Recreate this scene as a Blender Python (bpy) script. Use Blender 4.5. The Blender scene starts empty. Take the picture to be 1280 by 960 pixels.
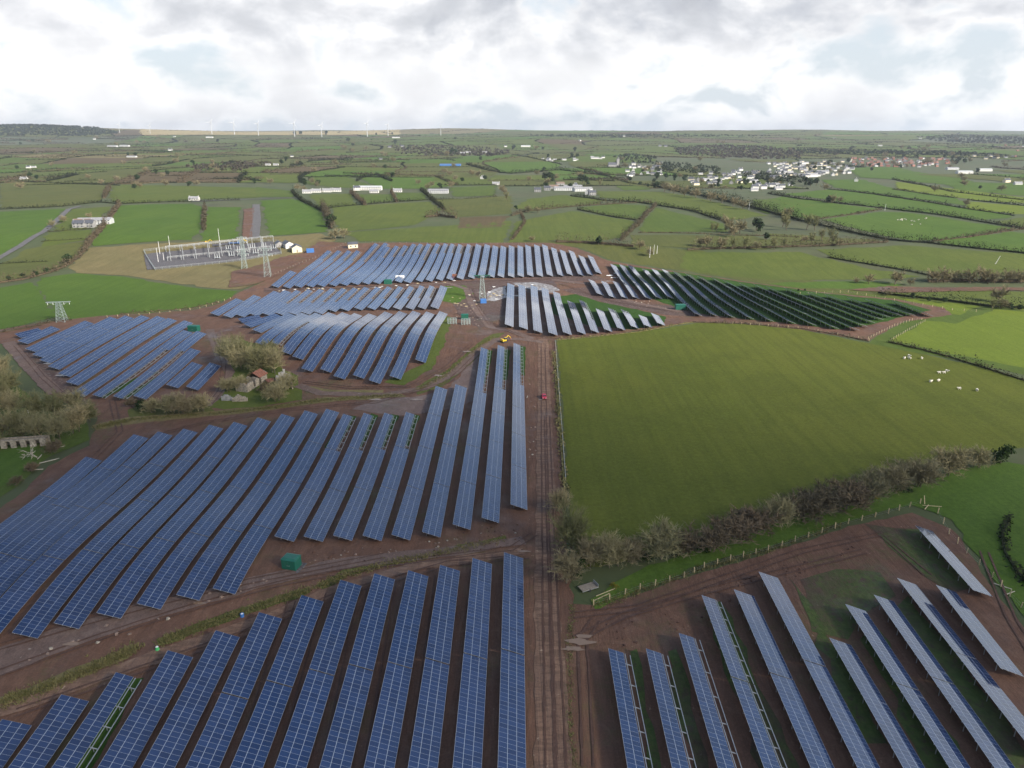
import bpy, bmesh, math, random
import numpy as np
from mathutils import Vector, Matrix
from mathutils.geometry import tessellate_polygon
R = math.radians
rnd = random.Random(7)
sc = bpy.context.scene
COL = sc.collection

# ------------------------------------------------------------------ camera, sky, sun, exposure
CAM_H, FPX, PITCH = 100.0, 880.0, R(19.7)
cd = bpy.data.cameras.new('camera'); cam = bpy.data.objects.new('camera', cd); COL.objects.link(cam)
cam.location = (0, 0, CAM_H); cam.rotation_euler = (R(90) - PITCH, 0, 0)
cd.sensor_width = 36; cd.lens = FPX / 1280 * 36; cd.clip_start = 1; cd.clip_end = 60000
sc.camera = cam
SUN_EL, SUN_AZ = R(30), R(125)          # azimuth clockwise from +Y (towards the right and a little behind)
sd = bpy.data.lights.new('sun', 'SUN'); sun = bpy.data.objects.new('sun', sd); COL.objects.link(sun)
sd.energy = 4.3; sd.angle = R(8); sd.color = (1, .93, .82)
sdir = Vector((math.sin(SUN_AZ) * math.cos(SUN_EL), math.cos(SUN_AZ) * math.cos(SUN_EL), math.sin(SUN_EL)))
sun.rotation_euler = sdir.to_track_quat('Z', 'Y').to_euler(); sun.location = (0, 0, 500)
sc.view_settings.view_transform = 'Standard'; sc.view_settings.look = 'None'
sc.view_settings.exposure = 0.93; sc.view_settings.gamma = 1
sc.cycles.max_bounces = 6; sc.cycles.volume_bounces = 0; sc.cycles.use_denoising = True
sc.cycles.transparent_max_bounces = 8

wd = bpy.data.worlds.new('World'); sc.world = wd; wd.use_nodes = True
def nd(nt, kind, **kw):
    n = nt.nodes.new(kind)
    for k, v in kw.items():
        if k in n.inputs.keys(): n.inputs[k].default_value = v
        else: setattr(n, k, v)
    return n
def build_world():
    nt = wd.node_tree; nt.nodes.clear(); L = nt.links.new
    out = nd(nt, 'ShaderNodeOutputWorld')
    sky = nd(nt, 'ShaderNodeTexSky', sky_type='NISHITA', sun_disc=False)
    sky.sun_elevation = SUN_EL; sky.sun_rotation = SUN_AZ; sky.air_density = 1.0; sky.dust_density = 1.5
    b1 = nd(nt, 'ShaderNodeBackground'); b1.inputs[1].default_value = 0.105
    L(sky.outputs[0], b1.inputs[0])
    tc = nd(nt, 'ShaderNodeTexCoord'); sep = nd(nt, 'ShaderNodeSeparateXYZ'); L(tc.outputs['Generated'], sep.inputs[0])
    def math_(op, a, b=None):
        m = nd(nt, 'ShaderNodeMath', operation=op)
        for i, v in enumerate((a, b)):
            if v is None: continue
            if isinstance(v, (int, float)): m.inputs[i].default_value = v
            else: L(v, m.inputs[i])
        return m.outputs[0]
    zc = math_('MAXIMUM', sep.outputs[2], 0.0)
    den = math_('ADD', zc, 0.55)
    px = math_('DIVIDE', sep.outputs[0], den); py = math_('DIVIDE', sep.outputs[1], den)
    comb = nd(nt, 'ShaderNodeCombineXYZ'); L(px, comb.inputs[0]); L(py, comb.inputs[1])
    def noise(scale, detail, rough, off, dist=0.0):
        mp = nd(nt, 'ShaderNodeMapping'); mp.inputs['Location'].default_value = off; L(comb.outputs[0], mp.inputs[0])
        n = nd(nt, 'ShaderNodeTexNoise'); n.inputs['Scale'].default_value = scale; n.inputs['Detail'].default_value = detail
        n.inputs['Roughness'].default_value = rough; n.inputs['Distortion'].default_value = dist; L(mp.outputs[0], n.inputs[0]); return n.outputs[0]
    def ramp(fac, stops):
        r = nd(nt, 'ShaderNodeValToRGB'); e = r.color_ramp.elements
        e[0].position, e[0].color = stops[0][0], stops[0][1]; e[1].position, e[1].color = stops[-1][0], stops[-1][1]
        for p, c in stops[1:-1]:
            q = e.new(p); q.color = c
        L(fac, r.inputs[0]); return r.outputs[0]
    n1 = noise(5.0, 11, .55, (3.1, 1.7, 0), .2)       # cover
    n2 = noise(2.6, 8, .55, (8.3, 4.9, 2), .2)         # big grey masses
    cover = ramp(sep.outputs[2], [(0.0, (.03, .03, .03, 1)), (.05, (.05, .05, .05, 1)), (.12, (.09, .09, .09, 1)), (.22, (.075, .075, .075, 1)), (.46, (-.03, 0, 0, 1)), (.6, (0, 0, 0, 1))])
    open_ = ramp(sep.outputs[2], [(.19, (1, 1, 1, 1)), (.34, (.16, .16, .16, 1))])
    n1c = math_('ADD', n1, cover)
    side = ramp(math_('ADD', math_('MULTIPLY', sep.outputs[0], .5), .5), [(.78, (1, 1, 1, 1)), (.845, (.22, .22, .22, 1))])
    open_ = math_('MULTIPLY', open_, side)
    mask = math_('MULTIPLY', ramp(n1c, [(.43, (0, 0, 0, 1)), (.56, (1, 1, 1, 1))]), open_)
    lit = ramp(n1, [(.38, (.95, .95, .96, 1)), (.46, (1.0, .99, .98, 1)), (.53, (.80, .81, .835, 1)), (.60, (.66, .675, .71, 1)), (.72, (.56, .575, .61, 1))])
    grey = ramp(n2, [(.36, (.72, .74, .78, 1)), (.48, (.95, .955, .965, 1)), (.60, (1.12, 1.11, 1.10, 1))])
    mm = nd(nt, 'ShaderNodeMix', data_type='RGBA', blend_type='MULTIPLY'); mm.inputs[0].default_value = 1; L(lit, mm.inputs[6]); L(grey, mm.inputs[7])
    m3 = nd(nt, 'ShaderNodeMix', data_type='RGBA'); L(ramp(sep.outputs[2], [(0.0, (.15, .15, .15, 1)), (.03, (.5, .5, .5, 1)), (.075, (.5, .5, .5, 1)), (.11, (0, 0, 0, 1))]), m3.inputs[0]); L(mm.outputs[2], m3.inputs[6]); m3.inputs[7].default_value = (1.06, 1.05, 1.04, 1); col = m3.outputs[2]
    b2 = nd(nt, 'ShaderNodeBackground'); L(col, b2.inputs[0]); b2.inputs[1].default_value = 0.60
    # the clear gaps pale toward the horizon, where the view runs through more air
    b3 = nd(nt, 'ShaderNodeBackground'); b3.inputs[0].default_value = (.80, .87, .94, 1); b3.inputs[1].default_value = .50
    veil = ramp(sep.outputs[2], [(0.0, (.96, .96, .96, 1)), (.10, (.85, .85, .85, 1)), (.22, (.45, .45, .45, 1)), (.45, (0, 0, 0, 1))])
    mx = nd(nt, 'ShaderNodeMixShader'); L(veil, mx.inputs[0]); L(b1.outputs[0], mx.inputs[1]); L(b3.outputs[0], mx.inputs[2])
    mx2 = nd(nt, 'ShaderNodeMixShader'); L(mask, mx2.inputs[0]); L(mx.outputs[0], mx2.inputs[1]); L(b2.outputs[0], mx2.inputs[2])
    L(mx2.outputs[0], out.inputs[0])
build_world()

# ------------------------------------------------------------------ terrain
def sm(a, b, x):
    t = np.clip((x - a) / (b - a), 0, 1); return t * t * (3 - 2 * t)
def gau(x, y, cx, cy, sx, sy): return np.exp(-((x - cx) / sx) ** 2 - ((y - cy) / sy) ** 2)
def H(x, y):
    x = np.asarray(x, float); y = np.asarray(y, float)
    h = 9.0 * sm(500, 640, y + .10 * x)
    h = h + 5.5 * gau(x, y, -78, 338, 75, 42) + 4.0 * gau(x, y, -95, 138, 70, 36) + 2.0 * gau(x, y, -150, 520, 40, 40)
    h = h + 1.2 * gau(x, y, 170, 470, 60, 50) - 2.0 * gau(x, y, 60, 440, 90, 30)
    h = h + .25 * np.sin(x / 17 + 1.3) * np.sin(y / 23)
    far = sm(800, 1800, y)
    h = h + far * (6 * np.sin(x / 290 + .8) * np.sin(y / 370 + .4) + 5 * np.sin(x / 610 + y / 900))
    f2 = sm(2200, 5200, y)
    h = h + f2 * (16 * np.sin(x / 830 + 2.1) * np.sin(y / 640) + 9 * np.sin(x / 1700 + y / 1100 + 1)) - 6 * sm(900, 1500, y) * (1 - sm(2000, 3000, y))
    h = h + 92 * sm(2400, 8600, y) + 78 * gau(x, y, -4350, 6500, 900, 800) + 20 * gau(x, y, 3300, 8200, 900, 700) + 10 * gau(x, y, 800, 8400, 2200, 600)
    return h
def h1(x, y): return float(H(x, y))
SP, CP = math.sin(PITCH), math.cos(PITCH)
def at(u, v, lift=0.0):
    """Where the sight line of a place in the photograph meets the land (plus a height above it)."""
    dx, du = (u - 640) / FPX, (480 - v) / FPX
    d = np.array((dx, CP + du * SP, -SP + du * CP)); d /= np.linalg.norm(d)
    if d[2] > -.004: d[2] = -.004
    t = 20.0; prev = t
    for _ in range(4000):
        p = np.array((0, 0, CAM_H)) + d * t
        g = p[2] - lift - float(H(p[0], p[1]))
        if g < 0: break
        prev = t; t += max(1.0, min(g / max(-d[2], .02) * .5, t * .02))
        if t > 14000: break
    a, b = prev, t
    for _ in range(30):
        m = (a + b) / 2; p = np.array((0, 0, CAM_H)) + d * m
        if p[2] - lift - float(H(p[0], p[1])) < 0: b = m
        else: a = m
    p = np.array((0, 0, CAM_H)) + d * b
    return float(p[0]), float(p[1])
def pix(x, y, z):
    zz = z - CAM_H; f = y * CP - zz * SP; u = y * SP + zz * CP
    return 640 + FPX * x / f, 480 - FPX * u / f
def dist(x, y): return math.hypot(x, y)

# ------------------------------------------------------------------ materials
MATS = {}
def mat(name, fn):
    if name not in MATS:
        m = bpy.data.materials.new(name); m.use_nodes = True; nt = m.node_tree
        b = nt.nodes['Principled BSDF']; fn(nt, b); MATS[name] = m
    return MATS[name]
def lk(nt, a, b): nt.links.new(a, b)
def tnoise(nt, scale, detail=5, rough=.6, coord='Object', sc3=(1, 1, 1), dist_=0.0, off=(0, 0, 0)):
    tc = nt.nodes.new('ShaderNodeTexCoord'); mp = nt.nodes.new('ShaderNodeMapping'); mp.inputs['Scale'].default_value = sc3
    mp.inputs['Location'].default_value = off
    n = nt.nodes.new('ShaderNodeTexNoise'); n.inputs['Scale'].default_value = scale; n.inputs['Detail'].default_value = detail
    n.inputs['Roughness'].default_value = rough; n.inputs['Distortion'].default_value = dist_
    lk(nt, tc.outputs[coord], mp.inputs[0]); lk(nt, mp.outputs[0], n.inputs[0]); return n.outputs[0]
def tramp(nt, fac, stops):
    r = nt.nodes.new('ShaderNodeValToRGB'); e = r.color_ramp.elements
    f4 = lambda c: tuple(c) + (1,) if len(c) == 3 else c
    e[0].position, e[0].color = stops[0][0], f4(stops[0][1]); e[1].position, e[1].color = stops[-1][0], f4(stops[-1][1])
    for p, c in stops[1:-1]:
        q = e.new(p); q.color = f4(c)
    lk(nt, fac, r.inputs[0]); return r.outputs[0]
def tmix(nt, fac, a, b, mode='MIX'):
    m = nt.nodes.new('ShaderNodeMix'); m.data_type = 'RGBA'; m.blend_type = mode
    for s, v in ((m.inputs[0], fac), (m.inputs[6], a), (m.inputs[7], b)):
        if isinstance(v, (int, float)): s.default_value = v
        elif isinstance(v, tuple): s.default_value = v + (1,) if len(v) == 3 else v
        else: lk(nt, v, s)
    return m.outputs[2]
def tmath(nt, op, a, b=None, c=None):
    m = nt.nodes.new('ShaderNodeMath'); m.operation = op
    for i, v in enumerate((a, b, c)):
        if v is None: continue
        if isinstance(v, (int, float)): m.inputs[i].default_value = v
        else: lk(nt, v, m.inputs[i])
    return m.outputs[0]
def plain(name, c, rough=.7, metal=0.0, var=.12, scale=1.5):
    def f(nt, b):
        n = tnoise(nt, scale); lo = tuple(x * (1 - var) for x in c); hi = tuple(min(1, x * (1 + var)) for x in c)
        lk(nt, tramp(nt, n, [(.35, lo), (.65, hi)]), b.inputs['Base Color']); b.inputs['Roughness'].default_value = rough; b.inputs['Metallic'].default_value = metal
    return mat(name, f)
def bump(nt, b, fac, strength, distance):
    bp = nt.nodes.new('ShaderNodeBump'); bp.inputs['Strength'].default_value = strength; bp.inputs['Distance'].default_value = distance
    lk(nt, fac, bp.inputs['Height']); lk(nt, bp.outputs[0], b.inputs['Normal'])
GREENS = {'lush': ((.054, .086, .015), (.084, .120, .024)), 'bright': ((.048, .094, .012), (.078, .132, .021)), 'sunny': ((.092, .132, .014), (.130, .170, .022)),  # 'sunny' has the sunlight painted into its greens
          'olive': ((.062, .076, .020), (.098, .108, .032)), 'rough': ((.110, .100, .042), (.185, .158, .076)), 'brown': ((.074, .058, .030), (.110, .086, .046)),
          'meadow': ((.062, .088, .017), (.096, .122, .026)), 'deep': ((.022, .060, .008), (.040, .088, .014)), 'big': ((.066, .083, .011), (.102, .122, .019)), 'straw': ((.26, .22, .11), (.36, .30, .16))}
def grass(kind):
    lo, hi = GREENS[kind]
    def f(nt, b):
        n0 = tnoise(nt, .010, 5, .62); n1 = tnoise(nt, .07, 7, .68, off=(7, 3, 0)); n2 = tnoise(nt, .75, 8, .85); n3 = tnoise(nt, .30, 5, .65, sc3=(1, .03, 1)); n4 = tnoise(nt, .028, 6, .7, off=(1, 8, 0), dist_=.8)
        md = tuple((x + y) / 2 for x, y in zip(lo, hi))
        c = tramp(nt, n1, [(.30, lo), (.5, md), (.70, hi)])
        c = tmix(nt, tramp(nt, n0, [(.40, (0, 0, 0)), (.60, (.55, .55, .55))]), c, tuple(x * y for x, y in zip(hi, (1.28, 1.05, 1.0))))
        c = tmix(nt, tramp(nt, n4, [(.48, (0, 0, 0)), (.62, (.62, .62, .62))]), c, tuple(x * y for x, y in zip(lo, (.86, .80, .9))))
        c = tmix(nt, tramp(nt, n3, [(.44, (0, 0, 0)), (.62, (.55, .55, .55))]), c, tuple(x * .72 for x in lo))
        c = tmix(nt, .5, c, tramp(nt, n2, [(.27, tuple(x * .55 for x in lo)), (.5, md), (.74, tuple(x * 1.5 for x in hi))]))
        lk(nt, c, b.inputs['Base Color']); b.inputs['Roughness'].default_value = .95; b.inputs['Specular IOR Level'].default_value = .15
        bump(nt, b, n2, .7, .3)
    return mat('grass_' + kind, f)
def farland(nt, b):
    n0 = tnoise(nt, .0042, 4, .62); n1 = tnoise(nt, .035, 6, .65)
    c = tramp(nt, n0, [(.36, (.042, .062, .018)), (.5, (.052, .064, .023)), (.62, (.068, .060, .030))])
    c = tmix(nt, .5, c, tramp(nt, n1, [(.32, (.028, .042, .012)), (.55, (.06, .08, .022)), (.72, (.095, .085, .042))]))
    lk(nt, c, b.inputs['Base Color']); b.inputs['Roughness'].default_value = .95
mat('farland', farland)
def mud(name, base, grassy=.5, along=(1, .12, 1), gravel=.0, cover=.0, cross=0):
    def f(nt, b):
        n0 = tnoise(nt, .05, 6, .65); n1 = tnoise(nt, .55, 7, .72, sc3=along); n2 = tnoise(nt, 2.6, 5, .8); n3 = tnoise(nt, .035, 6, .68, off=(30, 11, 0)); n4 = tnoise(nt, .17, 7, .7, off=(3, 9, 0), dist_=1.2)
        dk = tuple(x * .50 for x in base); lt = tuple(x * 1.5 for x in base); pale = (base[0] * 2.2, base[1] * 2.9, base[2] * 3.1)
        c = tramp(nt, n1, [(.30, dk), (.5, base), (.70, lt)])
        c = tmix(nt, tramp(nt, n0, [(.38, (.65, .65, .65)), (.58, (0, 0, 0))]), c, dk)
        c = tmix(nt, tramp(nt, n4, [(.50, (0, 0, 0)), (.66, (.55, .55, .55))]), c, tuple(x * y for x, y in zip(base, (1.7, 1.95, 2.0))))
        c = tmix(nt, .45, c, tramp(nt, n2, [(.28, dk), (.52, base), (.64, lt), (.74, pale)]))
        if cross: c = tmix(nt, tramp(nt, tnoise(nt, 1.1, 4, .6, sc3=(.22, 1, 1), off=(4, 4, 0)), [(.46, (0, 0, 0)), (.56, (.6, .6, .6))]), c, dk)
        spots = tnoise(nt, .9, 3, .5, off=(5, 0, 0))
        c = tmix(nt, tramp(nt, spots, [(.70 - gravel, (0, 0, 0)), (.76 - gravel, (.6, .6, .6))]), c, pale)
        gm = tramp(nt, n3, [(.56 - .08 * grassy - cover, (0, 0, 0)), (.68 - cover, (grassy,) * 3)])
        gm2 = tmix(nt, 1.0, gm, tramp(nt, tnoise(nt, .5, 6, .75), [(.40 - cover * .4, (0, 0, 0)), (.56 - cover * .4, (1, 1, 1))]), 'MULTIPLY')
        c = tmix(nt, gm2, c, tramp(nt, tnoise(nt, .8, 4, .7, off=(2, 2, 2)), [(.3, (.032, .060, .010)), (.7, (.075, .105, .024))]))
        lk(nt, c, b.inputs['Base Color'])
        lk(nt, tramp(nt, n0, [(.33, (.45, .45, .45)), (.5, (.9, .9, .9))]), b.inputs['Roughness'])
        b.inputs['Specular IOR Level'].default_value = .3
        bump(nt, b, n1, .8, .4)
    return mat(name, f)
MUD = mud('mud', (.122, .064, .041)); mud('track_mud', (.180, .108, .073), 0.0, (1.8, .05, 1), 0, 0, 1); mud('stone_track', (.135, .090, .073), .12, (1, .6, 1), .02)
mud('wet_mud', (.085, .052, .043), .35, (1, .5, 1), .12); mud('weedy', (.075, .044, .033), .85, (1, .3, 1), 0, .12); mud('weedy_dark', (.06, .038, .028), .95, (1, .3, 1), 0, .17); mud('pale_mud', (.15, .105, .09), .2, (1, .5, 1), .03)
def puddle(nt, b):
    b.inputs['Base Color'].default_value = (.21, .145, .10, 1); b.inputs['Roughness'].default_value = .15
mat('puddle', puddle); mud('rut', (.086, .047, .034), 0.0, (1, .3, 1))
def pale_slab(nt, b):
    n = tnoise(nt, .5, 6, .75); lk(nt, tramp(nt, n, [(.42, (.09, .062, .05)), (.50, (.20, .18, .17)), (.62, (.42, .42, .42))]), b.inputs['Base Color']); b.inputs['Roughness'].default_value = .4
mat('pale_slab', pale_slab)
def solar(nt, b):
    uv = nt.nodes.new('ShaderNodeUVMap'); uv.uv_map = 'UVMap'; sep = nt.nodes.new('ShaderNodeSeparateXYZ'); lk(nt, uv.outputs[0], sep.inputs[0])
    u, v = sep.outputs[0], sep.outputs[1]
    def edge(x, w):      # 1 near whole numbers
        fr = tmath(nt, 'FRACT', x); d = tmath(nt, 'MINIMUM', fr, tmath(nt, 'SUBTRACT', 1.0, fr)); return tmath(nt, 'LESS_THAN', d, w)
    eu, ev = edge(u, .016), edge(v, .023)
    line = tmath(nt, 'MAXIMUM', eu, ev)
    cu = tmath(nt, 'MULTIPLY', edge(tmath(nt, 'MULTIPLY', u, 6.0), .045), .45); cv = tmath(nt, 'MULTIPLY', edge(tmath(nt, 'MULTIPLY', v, 10.0), .045), .45)
    cell = tmath(nt, 'MAXIMUM', cu, cv)
    comb = nt.nodes.new('ShaderNodeCombineXYZ'); lk(nt, tmath(nt, 'FLOOR', u), comb.inputs[0]); lk(nt, tmath(nt, 'FLOOR', v), comb.inputs[1])
    oi = nt.nodes.new('ShaderNodeObjectInfo'); lk(nt, tmath(nt, 'MULTIPLY', oi.outputs['Random'], 97.0), comb.inputs[2])
    wn = nt.nodes.new('ShaderNodeTexWhiteNoise'); lk(nt, comb.outputs[0], wn.inputs[0])
    c = tramp(nt, wn.outputs[0], [(0, (.008, .021, .068)), (.5, (.011, .028, .085)), (1, (.015, .035, .102))])
    c = tmix(nt, oi.outputs['Random'], c, tmix(nt, 1.0, c, (.80, .84, .86), 'MULTIPLY'))
    c = tmix(nt, tmath(nt, 'MULTIPLY', cell, .4), c, (.07, .12, .24))
    c = tmix(nt, line, c, (.28, .32, .38))
    lk(nt, c, b.inputs['Base Color'])
    lk(nt, tmath(nt, 'ADD', .06, tmath(nt, 'MULTIPLY', line, .3)), b.inputs['Roughness']); b.inputs['IOR'].default_value = 1.55
    b.inputs['Specular IOR Level'].default_value = .5; b.inputs['Coat Weight'].default_value = .5; b.inputs['Coat Roughness'].default_value = .05
mat('solar_glass', solar)
plain('panel_back', (.35, .36, .38), .6); plain('galvanised', (.40, .42, .43), .45, .6); plain('steel_pale', (.29, .345, .33), .5, .2); plain('gantry_grey', (.43, .45, .45), .5, .2); plain('white_paint', (.72, .72, .70), .6, 0, .07)
plain('timber', (.42, .34, .20), .8, 0, .2, 3); plain('timber_grey', (.22, .19, .15), .85, 0, .25, 3); plain('green_paint', (.010, .105, .072), .5, 0, .1); plain('green_dark', (.010, .10, .065), .5)
plain('concrete', (.36, .34, .31), .8, 0, .2, 2); plain('black_rubber', (.03, .03, .032), .8); plain('yellow_paint', (.62, .42, .03), .45); plain('red_paint', (.42, .02, .05), .3); plain('blue_paint', (.05, .16, .42), .45)
plain('glass_dark', (.03, .04, .05), .1, 0, .05); plain('rust', (.20, .082, .052), .85, 0, .3, 1.2); plain('slate', (.075, .08, .095), .6, 0, .25, 1.1); plain('grey_roof', (.26, .26, .27), .7, 0, .2, .6)
plain('render_white', (.60, .59, .56), .8, 0, .06, .4); plain('render_cream', (.66, .58, .42), .8, 0, .08, .4); plain('brick', (.30, .135, .095), .85, 0, .25, .8); plain('tile_red', (.15, .092, .075), .8, 0, .25, .8)
plain('stone_wall', (.27, .235, .185), .9, 0, .4, 1.6); plain('stone_grey', (.26, .255, .25), .9, 0, .25, 1.0); plain('shed_metal', (.52, .53, .53), .5, .1, .12, .4); plain('blue_roof', (.07, .17, .36), .5, 0, .15, .3)
plain('stone_dull', (.19, .135, .105), .9, 0, .3, 2); plain('wool', (.62, .58, .48), .95, 0, .1, 4); plain('gravel_dark', (.085, .08, .085), .95, 0, .45, 1.2); plain('asphalt', (.10, .095, .095), .9, 0, .2, .3); plain('bark', (.105, .085, .06), .9, 0, .3, 3); plain('bleached_wood', (.45, .40, .32), .85, 0, .2, 2)
plain('turbine_white', (.46, .47, .48), .5, 0, .03); plain('green_plastic', (.06, .38, .12), .6)
def foliage(name, lo, hi, scale=.6):
    def f(nt, b):
        oi = nt.nodes.new('ShaderNodeObjectInfo')
        n = tnoise(nt, scale, 4, .7); c = tramp(nt, n, [(.30, lo), (.70, hi)])
        c = tmix(nt, oi.outputs['Random'], c, tmix(nt, 1.0, c, (.74, .82, .80), 'MULTIPLY'))
        lk(nt, c, b.inputs['Base Color']); b.inputs['Roughness'].default_value = .95; b.inputs['Specular IOR Level'].default_value = .1
    return mat(name, f)
foliage('hedge_leaf', (.028, .034, .014), (.085, .078, .042), .25); foliage('hedge_dark', (.014, .021, .010), (.044, .047, .023), .25); foliage('hedge_far', (.010, .016, .008), (.030, .034, .018), .05); foliage('hedge_brown', (.062, .048, .030), (.135, .105, .068), .2)
foliage('evergreen', (.016, .029, .014), (.045, .066, .028)); foliage('twig', (.21, .18, .095), (.39, .33, .185), .5); foliage('twig_grey', (.165, .138, .08), (.31, .26, .155), .5); foliage('twig_brown', (.115, .088, .055), (.23, .175, .115), .5); foliage('twig_green', (.115, .122, .052), (.25, .225, .115), .4)
foliage('ivy', (.016, .032, .010), (.045, .066, .020)); foliage('rough_grass', (.10, .10, .035), (.24, .20, .09), .8); foliage('wood_far', (.017, .027, .016), (.045, .055, .030), .05); foliage('wood_brown', (.050, .040, .030), (.092, .070, .052), .05); foliage('gorse', (.05, .055, .012), (.30, .20, .02), .7)
M = MATS

# ------------------------------------------------------------------ building blocks
class MB:
    """collects boxes, bars and faces for ONE mesh"""
    def __init__(s): s.v, s.f, s.m, s.uv = [], [], [], {}
    def face(s, pts, mi=0, uv=None):
        i = len(s.v); s.v += [tuple(p) for p in pts]; s.f.append(tuple(range(i, i + len(pts)))); s.m.append(mi)
        if uv: s.uv[len(s.f) - 1] = uv
    def hexa(s, p, mi=0):            # 8 points: bottom 4 ccw, top 4 ccw
        i = len(s.v); s.v += [tuple(q) for q in p]
        for f in ((3, 2, 1, 0), (4, 5, 6, 7), (0, 1, 5, 4), (1, 2, 6, 5), (2, 3, 7, 6), (3, 0, 4, 7)):
            s.f.append(tuple(i + k for k in f)); s.m.append(mi)
    def box(s, c, d, mi=0, rz=0.0):
        cx, cy, cz = c; a, b, h = d[0] / 2, d[1] / 2, d[2] / 2; co, si = math.cos(rz), math.sin(rz)
        q = [(cx + x * co - y * si, cy + x * si + y * co) for x, y in ((-a, -b), (a, -b), (a, b), (-a, b))]
        s.hexa([(x, y, cz - h) for x, y in q] + [(x, y, cz + h) for x, y in q], mi)
    def bar(s, a, b, w, mi=0, w2=None):
        a, b = Vector(a), Vector(b); d = (b - a)
        if d.length < 1e-6: return
        d.normalize(); u = d.cross(Vector((0, 0, 1)) if abs(d.z) < .95 else Vector((1, 0, 0))).normalized(); t = d.cross(u)
        w2 = w if w2 is None else w2
        s.hexa([a + (u * x + t * y) * w / 2 for x, y in ((-1, -1), (1, -1), (1, 1), (-1, 1))] + [b + (u * x + t * y) * w2 / 2 for x, y in ((-1, -1), (1, -1), (1, 1), (-1, 1))], mi)
    def tube(s, a, b, r, r2=None, n=6, mi=0, cap=True):
        a, b = Vector(a), Vector(b); d = (b - a).normalized(); u = d.cross(Vector((0, 0, 1)) if abs(d.z) < .95 else Vector((1, 0, 0))).normalized(); t = d.cross(u)
        r2 = r if r2 is None else r2; i = len(s.v)
        for c, q in ((a, r), (b, r2)):
            for k in range(n): s.v.append(tuple(c + (u * math.cos(2 * math.pi * k / n) + t * math.sin(2 * math.pi * k / n)) * q))
        for k in range(n): s.f.append((i + k, i + (k + 1) % n, i + n + (k + 1) % n, i + n + k)); s.m.append(mi)
        if cap:
            s.f.append(tuple(i + n + k for k in range(n))); s.m.append(mi); s.f.append(tuple(i + n - 1 - k for k in range(n))); s.m.append(mi)
    def gable(s, c, d, ridge, mi=0, over=.3, rz=0.0, th=.18):  # roof along local x over a d=(lx,ly) plan at eaves height c.z
        cx, cy, cz = c; co, si = math.cos(rz), math.sin(rz); a, b = d[0] / 2 + over, d[1] / 2 + over
        P = lambda x, y, z: (cx + x * co - y * si, cy + x * si + y * co, cz + z)
        dr = -over * ridge / (d[1] / 2)
        s.hexa([P(-a, -b, dr), P(a, -b, dr), P(a, 0, ridge), P(-a, 0, ridge), P(-a, -b, dr + th), P(a, -b, dr + th), P(a, 0, ridge + th), P(-a, 0, ridge + th)], mi)
        s.hexa([P(-a, 0, ridge), P(a, 0, ridge), P(a, b, dr), P(-a, b, dr), P(-a, 0, ridge + th), P(a, 0, ridge + th), P(a, b, dr + th), P(-a, b, dr + th)], mi)
    def pentawall(s, c, d, eave, ridge, mi=0, rz=0.0):       # walls with gable ends
        cx, cy, cz = c; co, si = math.cos(rz), math.sin(rz); a, b = d[0] / 2, d[1] / 2
        P = lambda x, y, z: (cx + x * co - y * si, cy + x * si + y * co, cz + z)
        s.face([P(-a, -b, 0), P(a, -b, 0), P(a, -b, eave), P(-a, -b, eave)], mi); s.face([P(a, b, 0), P(-a, b, 0), P(-a, b, eave), P(a, b, eave)], mi)
        s.face([P(a, -b, 0), P(a, b, 0), P(a, b, eave), P(a, 0, ridge), P(a, -b, eave)], mi); s.face([P(-a, b, 0), P(-a, -b, 0), P(-a, -b, eave), P(-a, 0, ridge), P(-a, b, eave)], mi)
    def mesh(s, name, mats):
        me = bpy.data.meshes.new(name); me.from_pydata(s.v, [], s.f)
        for m in (mats if isinstance(mats, (list, tuple)) else [mats]): me.materials.append(M[m] if isinstance(m, str) else m)
        me.polygons.foreach_set('material_index', s.m)
        if s.uv:
            ul = me.uv_layers.new(name='UVMap')
            for fi, uvs in s.uv.items():
                for li, q in zip(me.polygons[fi].loop_indices, uvs): ul.data[li].uv = q
        me.update(); return me
    def build(s, name, mats, parent=None, loc=None): return put(name, s.mesh(name, mats), parent, loc)
def put(name, me, parent=None, loc=None, rz=0.0, scale=None):
    o = bpy.data.objects.new(name, me); COL.objects.link(o)
    if parent: o.parent = parent
    if loc is not None: o.location = loc
    if rz: o.rotation_euler = (0, 0, rz)
    if scale is not None: o.scale = scale if isinstance(scale, (tuple, list)) else (scale,) * 3
    return o
def tag(o, label, cat, group=None):
    o['label'] = label; o['category'] = cat
    if group: o['group'] = group
    return o
def thing(name, label, cat, loc=(0, 0, 0), rz=0.0, group=None):
    o = bpy.data.objects.new(name, None); COL.objects.link(o); o.location = loc; o.rotation_euler = (0, 0, rz); o.empty_display_size = .5
    return tag(o, label, cat, group)
def dup(root, loc, rz, label, group=None, scale=None):
    r = root.copy(); COL.objects.link(r); r.location = loc; r.rotation_euler = (0, 0, rz); r['label'] = label
    if group: r['group'] = group
    if scale is not None: r.scale = (scale,) * 3 if isinstance(scale, (int, float)) else scale
    for ch in list(root.children):
        c = ch.copy(); COL.objects.link(c); c.parent = r
        for g in list(ch.children):
            d = g.copy(); COL.objects.link(d); d.parent = c
    return r
def ground_at(u, v, lift=0.0):
    x, y = at(u, v); return (x, y, h1(x, y) + lift)

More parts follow.
